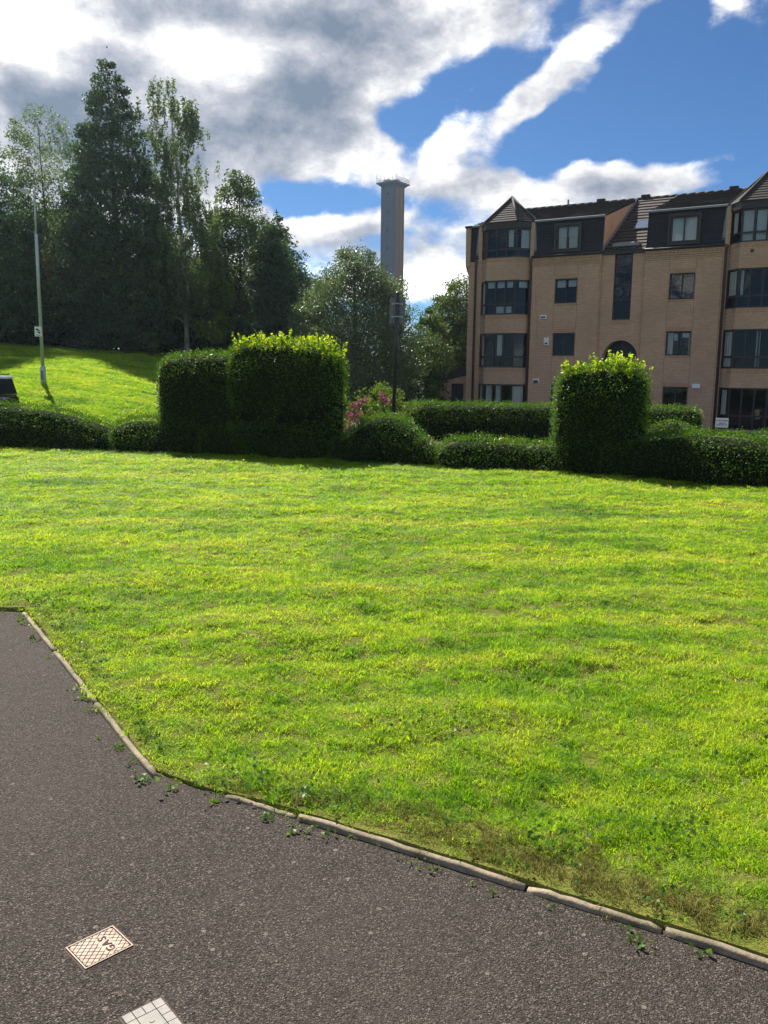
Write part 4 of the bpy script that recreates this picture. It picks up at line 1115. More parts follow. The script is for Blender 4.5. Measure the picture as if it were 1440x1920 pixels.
tree('willow_tree', 'round silvery green willow in front of the concrete tower', (-1.65, 44.5), -470, [(0.02, 2.6), (0.2, 3.5), (0.45, 3.8), (0.68, 3.1), (0.86, 2.0), (1.0, 0.7)], 320, 105000, 0.125, 'leaf_willow', 311, 0.20, crad=0.85, group=None, rise=0.6, aspect=0.42, up=(0, 0, 0.5), fill=0.45, bskip=7)
tree('broadleaf_tree', 'bright green tree against the left corner of the apartment building', (4.6, 52.5), -520, [(0.03, 2.0), (0.3, 2.9), (0.55, 2.9), (0.8, 2.1), (1.0, 0.7)], 190, 52000, 0.17, 'leaf_mid', 312, 0.2, crad=0.9, group=None, fill=0.35, bskip=4)
tree('broadleaf_tree', 'darker low tree between the willow and the brick outbuilding', (2.35, 48.0), -585, [(0.02, 1.5), (0.3, 2.1), (0.6, 1.8), (1.0, 0.4)], 90, 17000, 0.15, 'leaf_mid', 313, 0.16, crad=0.66, group=None, fill=0.3, bskip=4)
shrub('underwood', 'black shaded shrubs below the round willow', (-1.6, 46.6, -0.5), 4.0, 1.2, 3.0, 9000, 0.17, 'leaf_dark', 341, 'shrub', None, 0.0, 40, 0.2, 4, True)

# ------------------------------------------------------------------ the apartment building
BX, BY = None, None
_d = CF + CR * ((1060 - 720) / F_PX) + CU * ((960 - 700) / F_PX); _k = 43.2 / _d.y
BX, BY = _d.x * _k, 43.2
BROT = math.atan2(-0.507, 0.862)
bld = empty('apartment_building', (BX, BY, 0.0), BROT)
tag(bld, 'four-storey tan brick apartment building with dark mansard roof and bay windows', 'building')
Z0 = -0.85                                    # foot of the walls
# local frame: x along the facade, y inwards (away from the viewer), z up

def wall_holes(mb, x0, x1, z0, z1, y, holes, reveal=0.11):
    """flat wall at y (facing -y) with rectangular openings and their reveals"""
    xs_ = sorted({x0, x1, *[h[0] for h in holes], *[h[1] for h in holes]}); zs_ = sorted({z0, z1, *[h[2] for h in holes], *[h[3] for h in holes]})
    for a, b_ in zip(xs_[:-1], xs_[1:]):
        for c_, d_ in zip(zs_[:-1], zs_[1:]):
            mx_, mz_ = (a + b_) / 2, (c_ + d_) / 2
            if any(h[0] < mx_ < h[1] and h[2] < mz_ < h[3] for h in holes): continue
            mb.face([(a, y, c_), (b_, y, c_), (b_, y, d_), (a, y, d_)])
    for h in holes:
        a, b_, c_, d_ = h
        mb.face([(a, y, c_), (a, y, d_), (a, y + reveal, d_), (a, y + reveal, c_)])
        mb.face([(b_, y, d_), (b_, y, c_), (b_, y + reveal, c_), (b_, y + reveal, d_)])
        mb.face([(a, y, d_), (b_, y, d_), (b_, y + reveal, d_), (a, y + reveal, d_)])
        mb.face([(b_, y, c_), (a, y, c_), (a, y + reveal, c_), (b_, y + reveal, c_)])

def quad_strip(name, pts, mat, parent):
    mb = MB(); mb.face(pts); return mb.build(name, mat, parent)

ROWS = [(0.23, 1.31), (2.75, 3.87), (5.30, 6.48)]
PANELS = [(-1.90, 1.59, -0.70, 0.43), (3.65, 7.14, 4.81, 5.94)]
CORN0, EAVE = 7.13, 7.62
YP, YC = -0.10, 0.0          # panels stand 10 cm proud of the stair strip
for pi, (x0, x1, w0, w1) in enumerate(PANELS):
    mb = MB()
    wall_holes(mb, x0, x1, Z0, EAVE, YP, [(w0, w1, a, b_) for a, b_ in ROWS])
    mb.face([(x0, YP, Z0), (x0, YP, EAVE), (x0, YC + 0.3, EAVE), (x0, YC + 0.3, Z0)]); mb.face([(x1, YP, Z0), (x1, YC + 0.3, Z0), (x1, YC + 0.3, EAVE), (x1, YP, EAVE)])
    mb.build('wall', M['brick'], bld)
    # corbelled cornice: three stepped courses with a row of dog-tooth bricks
    for k in range(3):
        MB().box(x0 - 0.01, x1 + 0.01, YP - 0.03 - 0.028 * k, YP + 0.02, CORN0 + 0.085 * k, CORN0 + 0.085 * k + 0.062).build('cornice_course', M['brick'], bld)
    MB().box(x0, x1, YP - 0.035, YP + 0.02, CORN0 + 0.255, EAVE - 0.08).build('cornice_back', M['brick'], bld)
    nt_ = int((x1 - x0) / 0.17)
    for k in range(nt_):
        xx = x0 + 0.06 + k * (x1 - x0 - 0.1) / nt_
        MB().prism([(xx, YP - 0.036), (xx + 0.055, YP - 0.10), (xx + 0.11, YP - 0.036)], CORN0 + 0.262, CORN0 + 0.335, 2).build('dog_tooth_brick', M['brick'], bld)
    # gutter
    MB().tube([(x0 - 0.02, YP - 0.12, EAVE - 0.02), (x1 + 0.02, YP - 0.12, EAVE - 0.02)], 0.06, 10).build('gutter', M['frame'], bld, True)
    MB().box(x0, x1, YP - 0.06, YP + 0.02, EAVE - 0.078, EAVE + 0.05).build('fascia', M['frame'], bld)
    # recessed movement joints beside the windows
    for jx in (w0 - 0.03, w1 + 0.03, x1 - 0.06):
        MB().box(jx - 0.006, jx + 0.006, YP - 0.003, YP + 0.01, Z0, CORN0).build('movement_joint', M['pipe'], bld)

# stair strip with tall window and arched doorway
SX0, SX1 = 1.59, 3.65
AX, AR, AZ = 2.66, 0.84, 2.64
mb = MB()
wall_holes(mb, SX0, SX1, 3.52, EAVE, YC, [(2.19, 3.06, 4.44, EAVE)])
nseg = 16
arc = [(AX + AR * math.cos(math.pi * k / nseg), AZ + AR * math.sin(math.pi * k / nseg)) for k in range(nseg + 1)]   # right to left
for k in range(nseg):
    (xa, za), (xb, zb_) = arc[k], arc[k + 1]
    mb.face([(xa, YC, za), (xa, YC, 3.52), (xb, YC, 3.52), (xb, YC, zb_)])
    mb.face([(xa, YC, za), (xb, YC, zb_), (xb, YC + 0.5, zb_), (xa, YC + 0.5, za)])
mb.face([(SX0, YC, Z0), (AX - AR, YC, Z0), (AX - AR, YC, 3.52), (SX0, YC, 3.52)]); mb.face([(AX + AR, YC, Z0), (SX1, YC, Z0), (SX1, YC, 3.52), (AX + AR, YC, 3.52)])
mb.face([(AX - AR, YC, Z0), (AX - AR, YC + .5, Z0), (AX - AR, YC + .5, AZ), (AX - AR, YC, AZ)]); mb.face([(AX + AR, YC, Z0), (AX + AR, YC, AZ), (AX + AR, YC + .5, AZ), (AX + AR, YC + .5, Z0)])
mb.build('wall', M['brick'], bld)
for k in range(22):      # ring of brick voussoirs
    a0, a1 = math.pi * (k + 0.06) / 22, math.pi * (k + 0.94) / 22
    MB().prism([(AX + (AR + 0.0) * math.cos(a0), AZ + (AR + 0.0) * math.sin(a0)), (AX + (AR + 0.20) * math.cos(a0), AZ + (AR + 0.20) * math.sin(a0)),
                (AX + (AR + 0.20) * math.cos(a1), AZ + (AR + 0.20) * math.sin(a1)), (AX + AR * math.cos(a1), AZ + AR * math.sin(a1))], YC - 0.012, YC + 0.05, 1).build('arch_brick', M['brick'], bld)
en = MB(); en.box(AX - AR, AX + AR, 0.45, 0.5, Z0, 3.5); dr = en.build('entrance_door', M['door'], bld)
MB().box(AX - 0.04, AX + 0.04, 0.42, 0.448, Z0, 3.4).box(AX - AR, AX + AR, 0.42, 0.447, 1.35, 1.43).build('door_frame', M['frame'], dr)

# generic window: outer frame as the part, panes and blinds as sub-parts
def window(x0, x1, z0, z1, y, cols, transom=None, fw=0.055, sill=True, blind=None, rows_=None):
    """cols: list of fractions between mullions; transom: height fraction of a cross bar"""
    f_ = MB(); d0, d1 = y - 0.03, y + 0.03
    f_.box(x0, x1, d0, d1, z0, z0 + fw).box(x0, x1, d0, d1, z1 - fw, z1).box(x0, x0 + fw, d0 + .001, d1 - .001, z0 + fw, z1 - fw).box(x1 - fw, x1, d0 + .001, d1 - .001, z0 + fw, z1 - fw)
    xsplit = [x0] + [x0 + (x1 - x0) * c_ for c_ in cols] + [x1]
    for c_ in xsplit[1:-1]:
        f_.box(c_ - fw * 0.6, c_ + fw * 0.6, d0 + .002, d1 - .002, z0 + fw, z1 - fw)
    zsplit = [z0] + [z0 + (z1 - z0) * c_ for c_ in (rows_ or ([transom] if transom else []))] + [z1]
    for c_ in zsplit[1:-1]:
        f_.box(x0 + fw, x1 - fw, d0 + .003, d1 - .003, c_ - fw * 0.6, c_ + fw * 0.6)
    w_ = f_.build('window', M['frame'], bld)
    for a, b_ in zip(xsplit[:-1], xsplit[1:]):
        for c_, d_ in zip(zsplit[:-1], zsplit[1:]):
            MB().face([(a + .01, y + 0.006, c_ + .01), (b_ - .01, y + 0.006, c_ + .01), (b_ - .01, y + 0.006, d_ - .01), (a + .01, y + 0.006, d_ - .01)]).build('pane', M['glass'], w_)
    if sill:
        MB().box(x0 - 0.03, x1 + 0.03, y - 0.13, y - 0.04, z0 - 0.075, z0 - 0.012).build('sill', M['brick_soldier'], w_)
    for bl in (blind or []):
        kind, a, b_, c_, d_ = bl
        X0, X1 = x0 + (x1 - x0) * a, x0 + (x1 - x0) * b_
        Z0_, Z1_ = z0 + (z1 - z0) * c_, z0 + (z1 - z0) * d_
        if kind == 'curtain':
            cm = MB(); nf = max(4, int((X1 - X0) / 0.05))
            P_ = [(X0 + (X1 - X0) * k / nf, y + 0.12 + (0.03 if k % 2 else 0.0)) for k in range(nf + 1)]
            for (xa, ya), (xb, yb) in zip(P_[:-1], P_[1:]):
                cm.face([(xa, ya, Z0_), (xb, yb, Z0_), (xb, yb, Z1_), (xa, ya, Z1_)])
            cm.build('curtain', M['curtain'], w_)
        else:
            MB().box(X0, X1, y + 0.09, y + 0.10, Z0_, Z1_).build('blind', M['blind'], w_)
    return w_

for pi, (x0, x1, w0, w1) in enumerate(PANELS):
    for ri, (a, b_) in enumerate(ROWS):
        bl = {(0, 2): [('blind', 0.06, 0.44, 0.66, 0.95), ('blind', 0.56, 0.95, 0.68, 0.95)], (0, 1): [], (0, 0): [('curtain', 0.04, 0.30, 0.05, 0.95)],
              (1, 1): [('curtain', 0.05, 0.26, 0.05, 0.93), ('curtain', 0.88, 0.96, 0.05, 0.93), ('blind', 0.30, 0.44, 0.62, 0.90), ('blind', 0.62, 0.9, 0.74, 0.92)]}.get((pi, ri), [])
        window(w0, w1, a, b_, YP + 0.10, [0.5] if (pi, ri) not in ((1, 2), (1, 0)) else [0.5], blind=bl)
    # soldier course above each window
    for a, b_ in ROWS:
        MB().box(w0 - 0.05, w1 + 0.05, YP - 0.004, YP + 0.008, b_ + 0.012, b_ + 0.19).build('lintel', M['brick_soldier'], bld)
# stair window, running up through the eaves into the roof
sw = window(2.19, 3.06, 4.44, 7.85, YC + 0.10, [], rows_=[0.28, 0.5, 0.74], fw=0.06, sill=False)
MB().box(2.14, 3.11, YC - 0.02, YC + 0.02, 4.24, 4.43).build('sill', M['brick_soldier'], sw)
sd = MB(); sd.box(2.10, 2.188, YC - 0.02, YC + 0.6, EAVE, 8.1).box(3.062, 3.15, YC - 0.02, YC + 0.6, EAVE, 8.1); sd.build('dormer_cheek', M['frame'], bld)
MB().prism([(YC - 0.06, 7.86), (YC - 0.06, 8.00), (YC + 0.55, 8.13), (YC + 0.55, 7.86)], 2.06, 3.19, 0).build('dormer_head', M['lead'], bld)

# bays: canted, at both ends
BA, BD = 0.52, 0.58
BAYROWS = [(-0.55, 1.31), (2.16, 3.88), (4.80, 6.50), (7.60, 9.00)]
def canted_face(p0, p1, z0, z1):
    return [(p0[0], p0[1], z0), (p1[0], p1[1], z0), (p1[0], p1[1], z1), (p0[0], p0[1], z1)]

def bay(x0, x1, dressings):
    plan = [(x0, 0.0), (x0 + BA, -BD), (x1 - BA, -BD), (x1, 0.0)]
    # brick spandrels between the window bands
    bands = [(Z0, BAYROWS[0][0])] + [(BAYROWS[k][1], BAYROWS[k + 1][0]) for k in range(3)]
    for (a, b_) in bands:
        mb_ = MB()
        for p0, p1 in zip(plan[:-1], plan[1:]):
            mb_.face(canted_face(p0, p1, a, b_))
        mb_.face([(p[0], p[1], a) for p in plan][::-1]); mb_.face([(p[0], p[1], b_) for p in plan])
        mb_.build('bay_spandrel', M['brick'], bld)
        if b_ < 7.7:
            for p0, p1 in zip(plan[:-1], plan[1:]):
                dx_, dy_ = p1[0] - p0[0], p1[1] - p0[1]; l_ = math.hypot(dx_, dy_); nx_, ny_ = dy_ / l_ * 0.012, -dx_ / l_ * 0.012
                MB().face([(p0[0] + nx_, p0[1] + ny_, b_ - 0.2), (p1[0] + nx_, p1[1] + ny_, b_ - 0.2), (p1[0] + nx_, p1[1] + ny_, b_ + 0.002), (p0[0] + nx_, p0[1] + ny_, b_ + 0.002)]).build('soldier_course', M['brick_soldier'], bld)
    for ri, (a, b_) in enumerate(BAYROWS):
        f_ = MB(); fw = 0.06; panes = []
        tz = a + (0.52 if ri else 0.62) if ri < 3 else a + 0.40
        for si, (p0, p1) in enumerate(zip(plan[:-1], plan[1:])):
            d_ = Vector((p1[0] - p0[0], p1[1] - p0[1], 0)); l_ = d_.length; d_.normalize(); n_ = Vector((d_.y, -d_.x, 0))
            def pt(s_, z_, o_): return (p0[0] + d_.x * s_ + n_.x * o_, p0[1] + d_.y * s_ + n_.y * o_, z_)
            def bar(s0, s1, za, zb_, o0=-0.05, o1=0.015):
                b0 = len(f_.v)
                f_.v += [pt(s0, za, o0), pt(s1, za, o0), pt(s1, za, o1), pt(s0, za, o1), pt(s0, zb_, o0), pt(s1, zb_, o0), pt(s1, zb_, o1), pt(s0, zb_, o1)]
                for q_ in ((0, 3, 2, 1), (4, 5, 6, 7), (0, 1, 5, 4), (1, 2, 6, 5), (2, 3, 7, 6), (3, 0, 4, 7)): f_.f.append(tuple(b0 + i for i in q_))
            bar(0.0, l_, a, a + fw); bar(0.0, l_, b_ - fw, b_)
            ncol = 3 if si == 1 else 1
            for k in range(ncol + 1):
                c_ = l_ * k / ncol; hw2 = fw * (0.55 if 0 < k < ncol else 0.8)
                bar(max(0, c_ - hw2), min(l_, c_ + hw2), a + fw, b_ - fw, -0.049, 0.013)
            bar(fw, l_ - fw, tz - fw * 0.7, tz + fw * 0.7, -0.048, 0.011)
            for k in range(ncol):
                s0, s1 = l_ * k / ncol + 0.02, l_ * (k + 1) / ncol - 0.02
                for za, zb_ in ((a + .02, tz), (tz, b_ - .02)):
                    panes.append([pt(s0, za, -0.02), pt(s1, za, -0.02), pt(s1, zb_, -0.02), pt(s0, zb_, -0.02)])
        w_ = f_.build('bay_window', M['frame'], bld)
        for pn in panes: MB().face(pn).build('pane', M['glass'], w_)
        for (kind, s0, s1, c0, c1) in dressings.get(ri, []):
            X0, X1 = x0 + (x1 - x0) * s0, x0 + (x1 - x0) * s1; za, zb_ = a + (b_ - a) * c0, a + (b_ - a) * c1
            def depth_at(x_): return -BD + 0.12 if x0 + BA < x_ < x1 - BA else -BD * min((x_ - x0), (x1 - x_)) / BA + 0.14
            nf = max(5, int((X1 - X0) / 0.06)); cm = MB()
            for k in range(nf):
                xa, xb = X0 + (X1 - X0) * k / nf, X0 + (X1 - X0) * (k + 1) / nf
                wv = 0.03 if kind == 'curtain' else 0.0
                ya, yb = depth_at(xa) + wv * (k % 2), depth_at(xb) + wv * ((k + 1) % 2)
                cm.face([(xa, ya, za), (xb, yb, za), (xb, yb, zb_), (xa, ya, zb_)])
            cm.build(kind, M[kind], w_)
        # floor slab seen as the dark ceiling of the room
    # fascia and little hipped roof
    ov = 0.10
    top = [(x0 - 0.12, 0.05), (x0 + BA - ov * .6, -BD - ov), (x1 - BA + ov * .6, -BD - ov), (x1 + 0.12, 0.05)]
    mbf = MB(); mbf.prism(top, 9.0, 9.30, 2); mbf.build('bay_fascia', M['frame'], bld)
    apex = ((x0 + x1) / 2, 0.55, 10.68)
    eav = [(x0 - 0.20, 0.10), (x0 + BA - 0.10, -BD - 0.18), (x1 - BA + 0.10, -BD - 0.18), (x1 + 0.20, 0.10), (x1 + 0.2, 1.6), (x0 - 0.2, 1.6)]
    ze = 9.301
    rf = MB()
    for p0, p1 in zip(eav, eav[1:] + eav[:1]):
        nrow_ = 11
        for k in range(nrow_):
            f0, f1 = k / nrow_, (k + 1) / nrow_
            A0 = [p0[i] + (apex[i] - p0[i]) * f0 for i in (0, 1)] + [ze + (apex[2] - ze) * f0]
            A1 = [p1[i] + (apex[i] - p1[i]) * f0 for i in (0, 1)] + [ze + (apex[2] - ze) * f0]
            B0 = [p0[i] + (apex[i] - p0[i]) * f1 for i in (0, 1)] + [ze + (apex[2] - ze) * f1 - 0.0]
            B1 = [p1[i] + (apex[i] - p1[i]) * f1 for i in (0, 1)] + [ze + (apex[2] - ze) * f1 - 0.0]
            A0u, A1u = list(A0), list(A1); A0u[2] += 0.035; A1u[2] += 0.035
            rf.face([A0u, A1u, B1, B0]); rf.face([A0, A1, A1u, A0u])
    rf.face([(p[0], p[1], ze) for p in eav][::-1])
    ro = rf.build('bay_roof', M['tile'], bld)
    for p in eav[:4]:
        MB().tube([(p[0], p[1], ze + 0.03), (apex[0], apex[1], apex[2] + 0.05)], 0.055, 6).build('hip_ridge', M['tile'], ro, True)
    # brick piers beside the top-floor window
    return plan
bayL = (-4.70, -2.08); bayR = (7.32, 9.94)
bay(*bayL, {0: [('curtain', 0.03, 0.10, 0.05, 0.97), ('curtain', 0.24, 0.36, 0.35, 0.97), ('curtain', 0.45, 0.55, 0.35, 0.97), ('curtain', 0.80, 0.95, 0.35, 0.95)], 1: [('curtain', 0.06, 0.12, 0.05, 0.95), ('curtain', 0.45, 0.55, 0.35, 0.95)],
            2: [('blind', 0.22, 0.36, 0.78, 0.96), ('blind', 0.42, 0.57, 0.78, 0.96), ('blind', 0.62, 0.74, 0.78, 0.96), ('blind', 0.84, 0.96, 0.78, 0.96), ('curtain', 0.05, 0.10, 0.05, 0.95), ('blind', 0.40, 0.56, 0.05, 0.24), ('blind', 0.60, 0.72, 0.05, 0.24)],
            3: [('blind', 0.62, 0.72, 0.36, 0.95), ('blind', 0.85, 0.97, 0.30, 0.95)]})
bay(*bayR, {0: [('curtain', 0.05, 0.14, 0.35, 0.95)], 1: [('curtain', 0.03, 0.17, 0.05, 0.95), ('curtain', 0.56, 0.62, 0.05, 0.95)], 2: [('curtain', 0.04, 0.17, 0.3, 0.95), ('curtain', 0.25, 0.29, 0.3, 0.95)],
            3: [('blind', 0.22, 0.41, 0.05, 0.95), ('blind', 0.43, 0.62, 0.05, 0.95), ('curtain', 0.05, 0.12, 0.3, 0.95)]})
# plain brick beside and behind the bays (main wall plane), ends
for (a, b_, top) in ((-5.45, bayL[0], 7.55), (bayL[1], -1.90, 7.55), (7.14, bayR[0], 7.55), (bayR[1], 10.7, 7.55)):
    MB().face([(a, 0, Z0), (b_, 0, Z0), (b_, 0, top), (a, 0, top)]).build('wall', M['brick'], bld)
ew = MB()
for xe in (-5.45, 10.7):
    ew.face([(xe, 0, Z0), (xe, 12, Z0), (xe, 12, 7.7), (xe, 0, 7.7)])
    ew.face([(xe, 0, 7.7), (xe, 12, 7.7), (xe, 6.0, 11.0), (xe, 0.05, 9.25)])
ew.face([(-5.45, 12, Z0), (10.7, 12, Z0), (10.7, 12, 7.7), (-5.45, 12, 7.7)])
ew.build('end_walls', M['brick'], bld)
# parapet upstand at the left end with corbel
MB().prism([(-0.05, 7.35), (0.25, 7.0), (0.6, 7.0), (0.6, 9.25), (-0.10, 9.25)], -5.62, -5.36, 0).build('parapet', M['brick'], bld)
MB().prism([(-0.14, 9.25), (0.65, 9.25), (0.65, 9.36), (-0.14, 9.36)], -5.66, -5.30, 0).build('parapet_cap', M['tile'], bld)
# brick piers flanking the top bay windows
for x_ in (bayL[0] - 0.10, bayL[1] + 0.10, bayR[0] - 0.10, bayR[1] + 0.10):
    MB().box(x_ - 0.10, x_ + 0.10, -0.06, 0.2, 7.54, 9.28).build('brick_pier', M['brick'], bld)
    sgn = 1 if x_ in (bayL[1] + 0.10, bayR[1] + 0.10) else -1
    MB().prism([(x_ + sgn * 0.10, 7.6), (x_ + sgn * 0.26, 7.6), (x_ + sgn * 0.14, 9.2), (x_ + sgn * 0.10, 9.2)], -0.045, 0.1, 1).build('flashing', M['lead'], bld)

# inner dark rooms and ceilings so that the windows look into depth
inn = MB()
for (xa_, xb_, zt_) in ((-5.4, SX0, 9.0), (SX0, SX1, 7.5), (SX1, 10.6, 9.0)):
    inn.face([(xa_, 1.7, Z0), (xb_, 1.7, Z0), (xb_, 1.7, zt_), (xa_, 1.7, zt_)])
    for zf in (-0.62, 1.78, 4.42, 7.06, 9.05):
        if zf < zt_ + 0.1: inn.face([(xa_, 0.14, zf), (xb_, 0.14, zf), (xb_, 1.7, zf), (xa_, 1.7, zf)])
for xs_ in (SX0, SX1):
    inn.face([(xs_, 0.14, 7.0), (xs_, 1.7, 7.0), (xs_, 1.7, 9.0), (xs_, 0.14, 9.0)])
inn.build('room_interior', M['interior'], bld)

# roof: plain 40 degree slope over the stair, flatter slope over the tile-hung mansard panels
RT, RZ = 6.0, 11.10
def tiled_slope(name, xa, xb, y0, z0, y1, z1, n_, mat, parent=bld, xa1=None, xb1=None, lip=0.03, split=True):
    """courses of overlapping tiles; each course one row, tiles parted by small steps"""
    rf = MB()
    for k in range(n_):
        f0, f1 = k / n_, (k + 1) / n_
        ya, za, yb, zb_ = y0 + (y1 - y0) * f0, z0 + (z1 - z0) * f0, y0 + (y1 - y0) * f1, z0 + (z1 - z0) * f1
        x0a = xa + ((xa1 if xa1 is not None else xa) - xa) * f0; x0b = xb + ((xb1 if xb1 is not None else xb) - xb) * f0
        x1a = xa + ((xa1 if xa1 is not None else xa) - xa) * f1; x1b = xb + ((xb1 if xb1 is not None else xb) - xb) * f1
        nt2 = max(1, int((xb - xa) / 0.33)) if split else 1
        sh = 0.5 / nt2 if k % 2 else 0.0
        cuts = [0.0] + [min(1.0, max(0.0, (q_ + 1) / nt2 - sh)) for q_ in range(nt2)] + ([1.0] if sh else [])
        for c0, c1 in zip(cuts[:-1], cuts[1:]):
            if c1 - c0 < 1e-4: continue
            j = random.uniform(-0.004, 0.006)
            L0, L1 = x0a + (x0b - x0a) * c0, x0a + (x0b - x0a) * c1; U0, U1 = x1a + (x1b - x1a) * c0, x1a + (x1b - x1a) * c1
            rf.face([(L0, ya - lip * 0.5, za + lip + j), (L1, ya - lip * 0.5, za + lip + j), (U1, yb, zb_ + j * 0.3), (U0, yb, zb_ + j * 0.3)])
            rf.face([(L0, ya, za - 0.01), (L1, ya, za - 0.01), (L1, ya - lip * 0.5, za + lip + j), (L0, ya - lip * 0.5, za + lip + j)])
    o = rf.build(name, mat, parent); o['kind'] = 'stuff'
    return o
tiled_slope('roof_tiles', SX0, SX1, -0.10, EAVE, RT, RZ, 17, M['tile'], lip=0.045)
MANS = 9.30
for (xa, xb) in ((-5.40, SX0), (SX1, 10.66)):
    tiled_slope('roof_tiles', xa, xb, 0.02, MANS + 0.04, RT, RZ, 14, M['tile'], lip=0.04)
tiled_slope('rear_roof_tiles', -5.4, 10.66, 12.1, 7.7, RT + 0.01, RZ - 0.01, 10, M['tile'])
# ridge tiles
xr = -5.4
while xr < 10.6:
    MB().tube([(xr, RT, RZ + 0.0), (xr + 0.44, RT, RZ + 0.0)], 0.11, 8).build('ridge_tile', M['tile'], bld, True); xr += 0.45
for xv in (-0.45, 1.95, 6.35):
    MB().box(xv - 0.22, xv + 0.22, RT - 0.12, RT + 0.12, RZ + 0.08, RZ + 0.22).build('ridge_vent', M['tile'], bld, bevel=0.02)
MB().tube([(-2.3, RT, RZ), (-2.3, RT, RZ + 0.35)], 0.05, 8).build('vent_pipe', M['lead'], bld)

# tile-hung mansard faces with lead-capped eaves and the dormer windows
def mansard(xa, xb, wx0=None, wx1=None):
    zt, zb_ = MANS, EAVE + 0.03; yb, yt = -0.06, 0.10
    n_ = 14
    mb = MB()
    for k in range(n_):
        f0, f1 = k / n_, (k + 1) / n_
        z_a, z_b = zb_ + (zt - zb_) * f0, zb_ + (zt - zb_) * f1
        ya, yb2 = yb + (yt - yb) * f0 - 0.022, yb + (yt - yb) * f1
        spans = [(xa, xb)]
        if wx0 is not None and z_b > 7.78 and z_a < 9.06: spans = [(xa, wx0 - 0.09), (wx1 + 0.09, xb)]
        for s0, s1 in spans:
            mb.face([(s0, ya, z_a), (s1, ya, z_a), (s1, yb2, z_b), (s0, yb2, z_b)]); mb.face([(s0, ya + 0.022, z_a), (s1, ya + 0.022, z_a), (s1, ya, z_a), (s0, ya, z_a)])
    o = mb.build('mansard_tiles', M['tile_dark'], bld); o['kind'] = 'stuff'
    MB().prism([(-0.10, MANS - 0.03), (0.25, MANS - 0.03), (0.25, MANS + 0.02), (0.0, MANS + 0.08), (-0.10, MANS + 0.05)], xa - 0.02, xb + 0.02, 0).build('lead_flashing', M['lead'], bld)
    if wx0 is not None:
        bx = MB()     # dormer surround
        bx.box(wx0 - 0.13, wx0 - 0.02, -0.16, 0.25, 7.74, 9.12).box(wx1 + 0.02, wx1 + 0.13, -0.16, 0.25, 7.74, 9.12).box(wx0 - 0.02, wx1 + 0.02, -0.159, 0.25, 8.99, 9.119).box(wx0 - 0.02, wx1 + 0.02, -0.159, 0.25, 7.741, 7.84)
        bx.build('dormer_surround', M['frame'], bld)
mansard(-5.36, bayL[0] - 0.16); mansard(bayL[1] + 0.2, SX0, -0.69, 0.42); mansard(SX1, bayR[0] - 0.2, 4.74, 5.93); mansard(bayR[1] + 0.16, 10.66)
window(-0.69, 0.42, 7.86, 8.97, -0.10, [0.48], sill=False, blind=[('blind', 0.05, 0.95, 0.55, 0.97), ('curtain', 0.06, 0.46, 0.04, 0.6), ('curtain', 0.52, 0.95, 0.04, 0.6)])
window(4.74, 5.93, 7.86, 8.97, -0.10, [0.5], sill=False, blind=[('blind', 0.05, 0.95, 0.04, 0.97)])
# brick cheek walls where the stair roof runs back between the mansard panels
for xk in (SX0 + 0.004, SX1 - 0.004):
    mb = MB(); mb.prism([(0.0, EAVE + 0.05), (0.12, MANS), (RT - 0.5, RZ - 0.20), (RT - 0.5, RZ - 0.40)], xk - 0.11 if xk < 2 else xk, xk if xk < 2 else xk + 0.11, 0)
    mb.build('cheek_wall', M['brick'], bld)
    MB().prism([(-0.08, EAVE + 0.04), (-0.08, EAVE + 0.24), (RT - 0.4, RZ - 0.02), (RT - 0.4, RZ - 0.25)], xk if xk < 2 else xk - 0.02, xk + 0.02 if xk < 2 else xk, 0).build('flashing', M['lead'], bld)
MB().box(SX0, SX1, -0.10, -0.02, EAVE - 0.12, EAVE + 0.0).build('fascia', M['frame'], bld)
# skylight on the stair roof
sl = (RZ - EAVE) / (RT + 0.10)
def on_roof(x_, f_, h_): return (x_, -0.10 + (RT + 0.10) * f_ - 0.5 * h_, EAVE + (RZ - EAVE) * f_ + 0.86 * h_)
for (mt, nm, e, hh2) in (('frame', 'skylight', 0.0, 0.10), ('blind', 'pane', 0.05, 0.105)):
    f0, f1 = 0.36, 0.53
    q4 = [on_roof(2.42 + e, f0 + e * .2, hh2), on_roof(3.28 - e, f0 + e * .2, hh2), on_roof(3.28 - e, f1 - e * .2, hh2), on_roof(2.42 + e, f1 - e * .2, hh2)]
    lo4 = [on_roof(2.42 + e, f0 + e * .2, 0.0), on_roof(3.28 - e, f0 + e * .2, 0.0), on_roof(3.28 - e, f1 - e * .2, 0.0), on_roof(2.42 + e, f1 - e * .2, 0.0)]
    mb = MB(); mb.face(q4)
    for k in range(4): mb.face([lo4[k], lo4[(k + 1) % 4], q4[(k + 1) % 4], q4[k]])
    o = mb.build(nm, M['skypane'] if nm == 'pane' else M[mt], bld if nm == 'skylight' else sk_o)
    if nm == 'skylight': sk_o = o; M['skypane'] = plain('skylight_glass', (0.30, 0.34, 0.38), 0.06, 1.0, 0.6, 0.05, 2.0)
# downpipes
for x_, y_ in ((-1.98, -0.13), (7.22, -0.14), (-5.02, -0.08)):
    p_ = MB().tube([(x_, y_, Z0), (x_, y_, 7.45), (x_ + 0.05, y_ - 0.04, 7.6)], 0.055, 10).build('downpipe', M['pipe'], bld, True)
    for z_ in (0.4, 2.2, 4.0, 5.8, 7.3):
        MB().tube([(x_, y_, z_ - 0.03), (x_, y_, z_ + 0.03)], 0.068, 10).build('pipe_bracket', M['pipe'], p_)
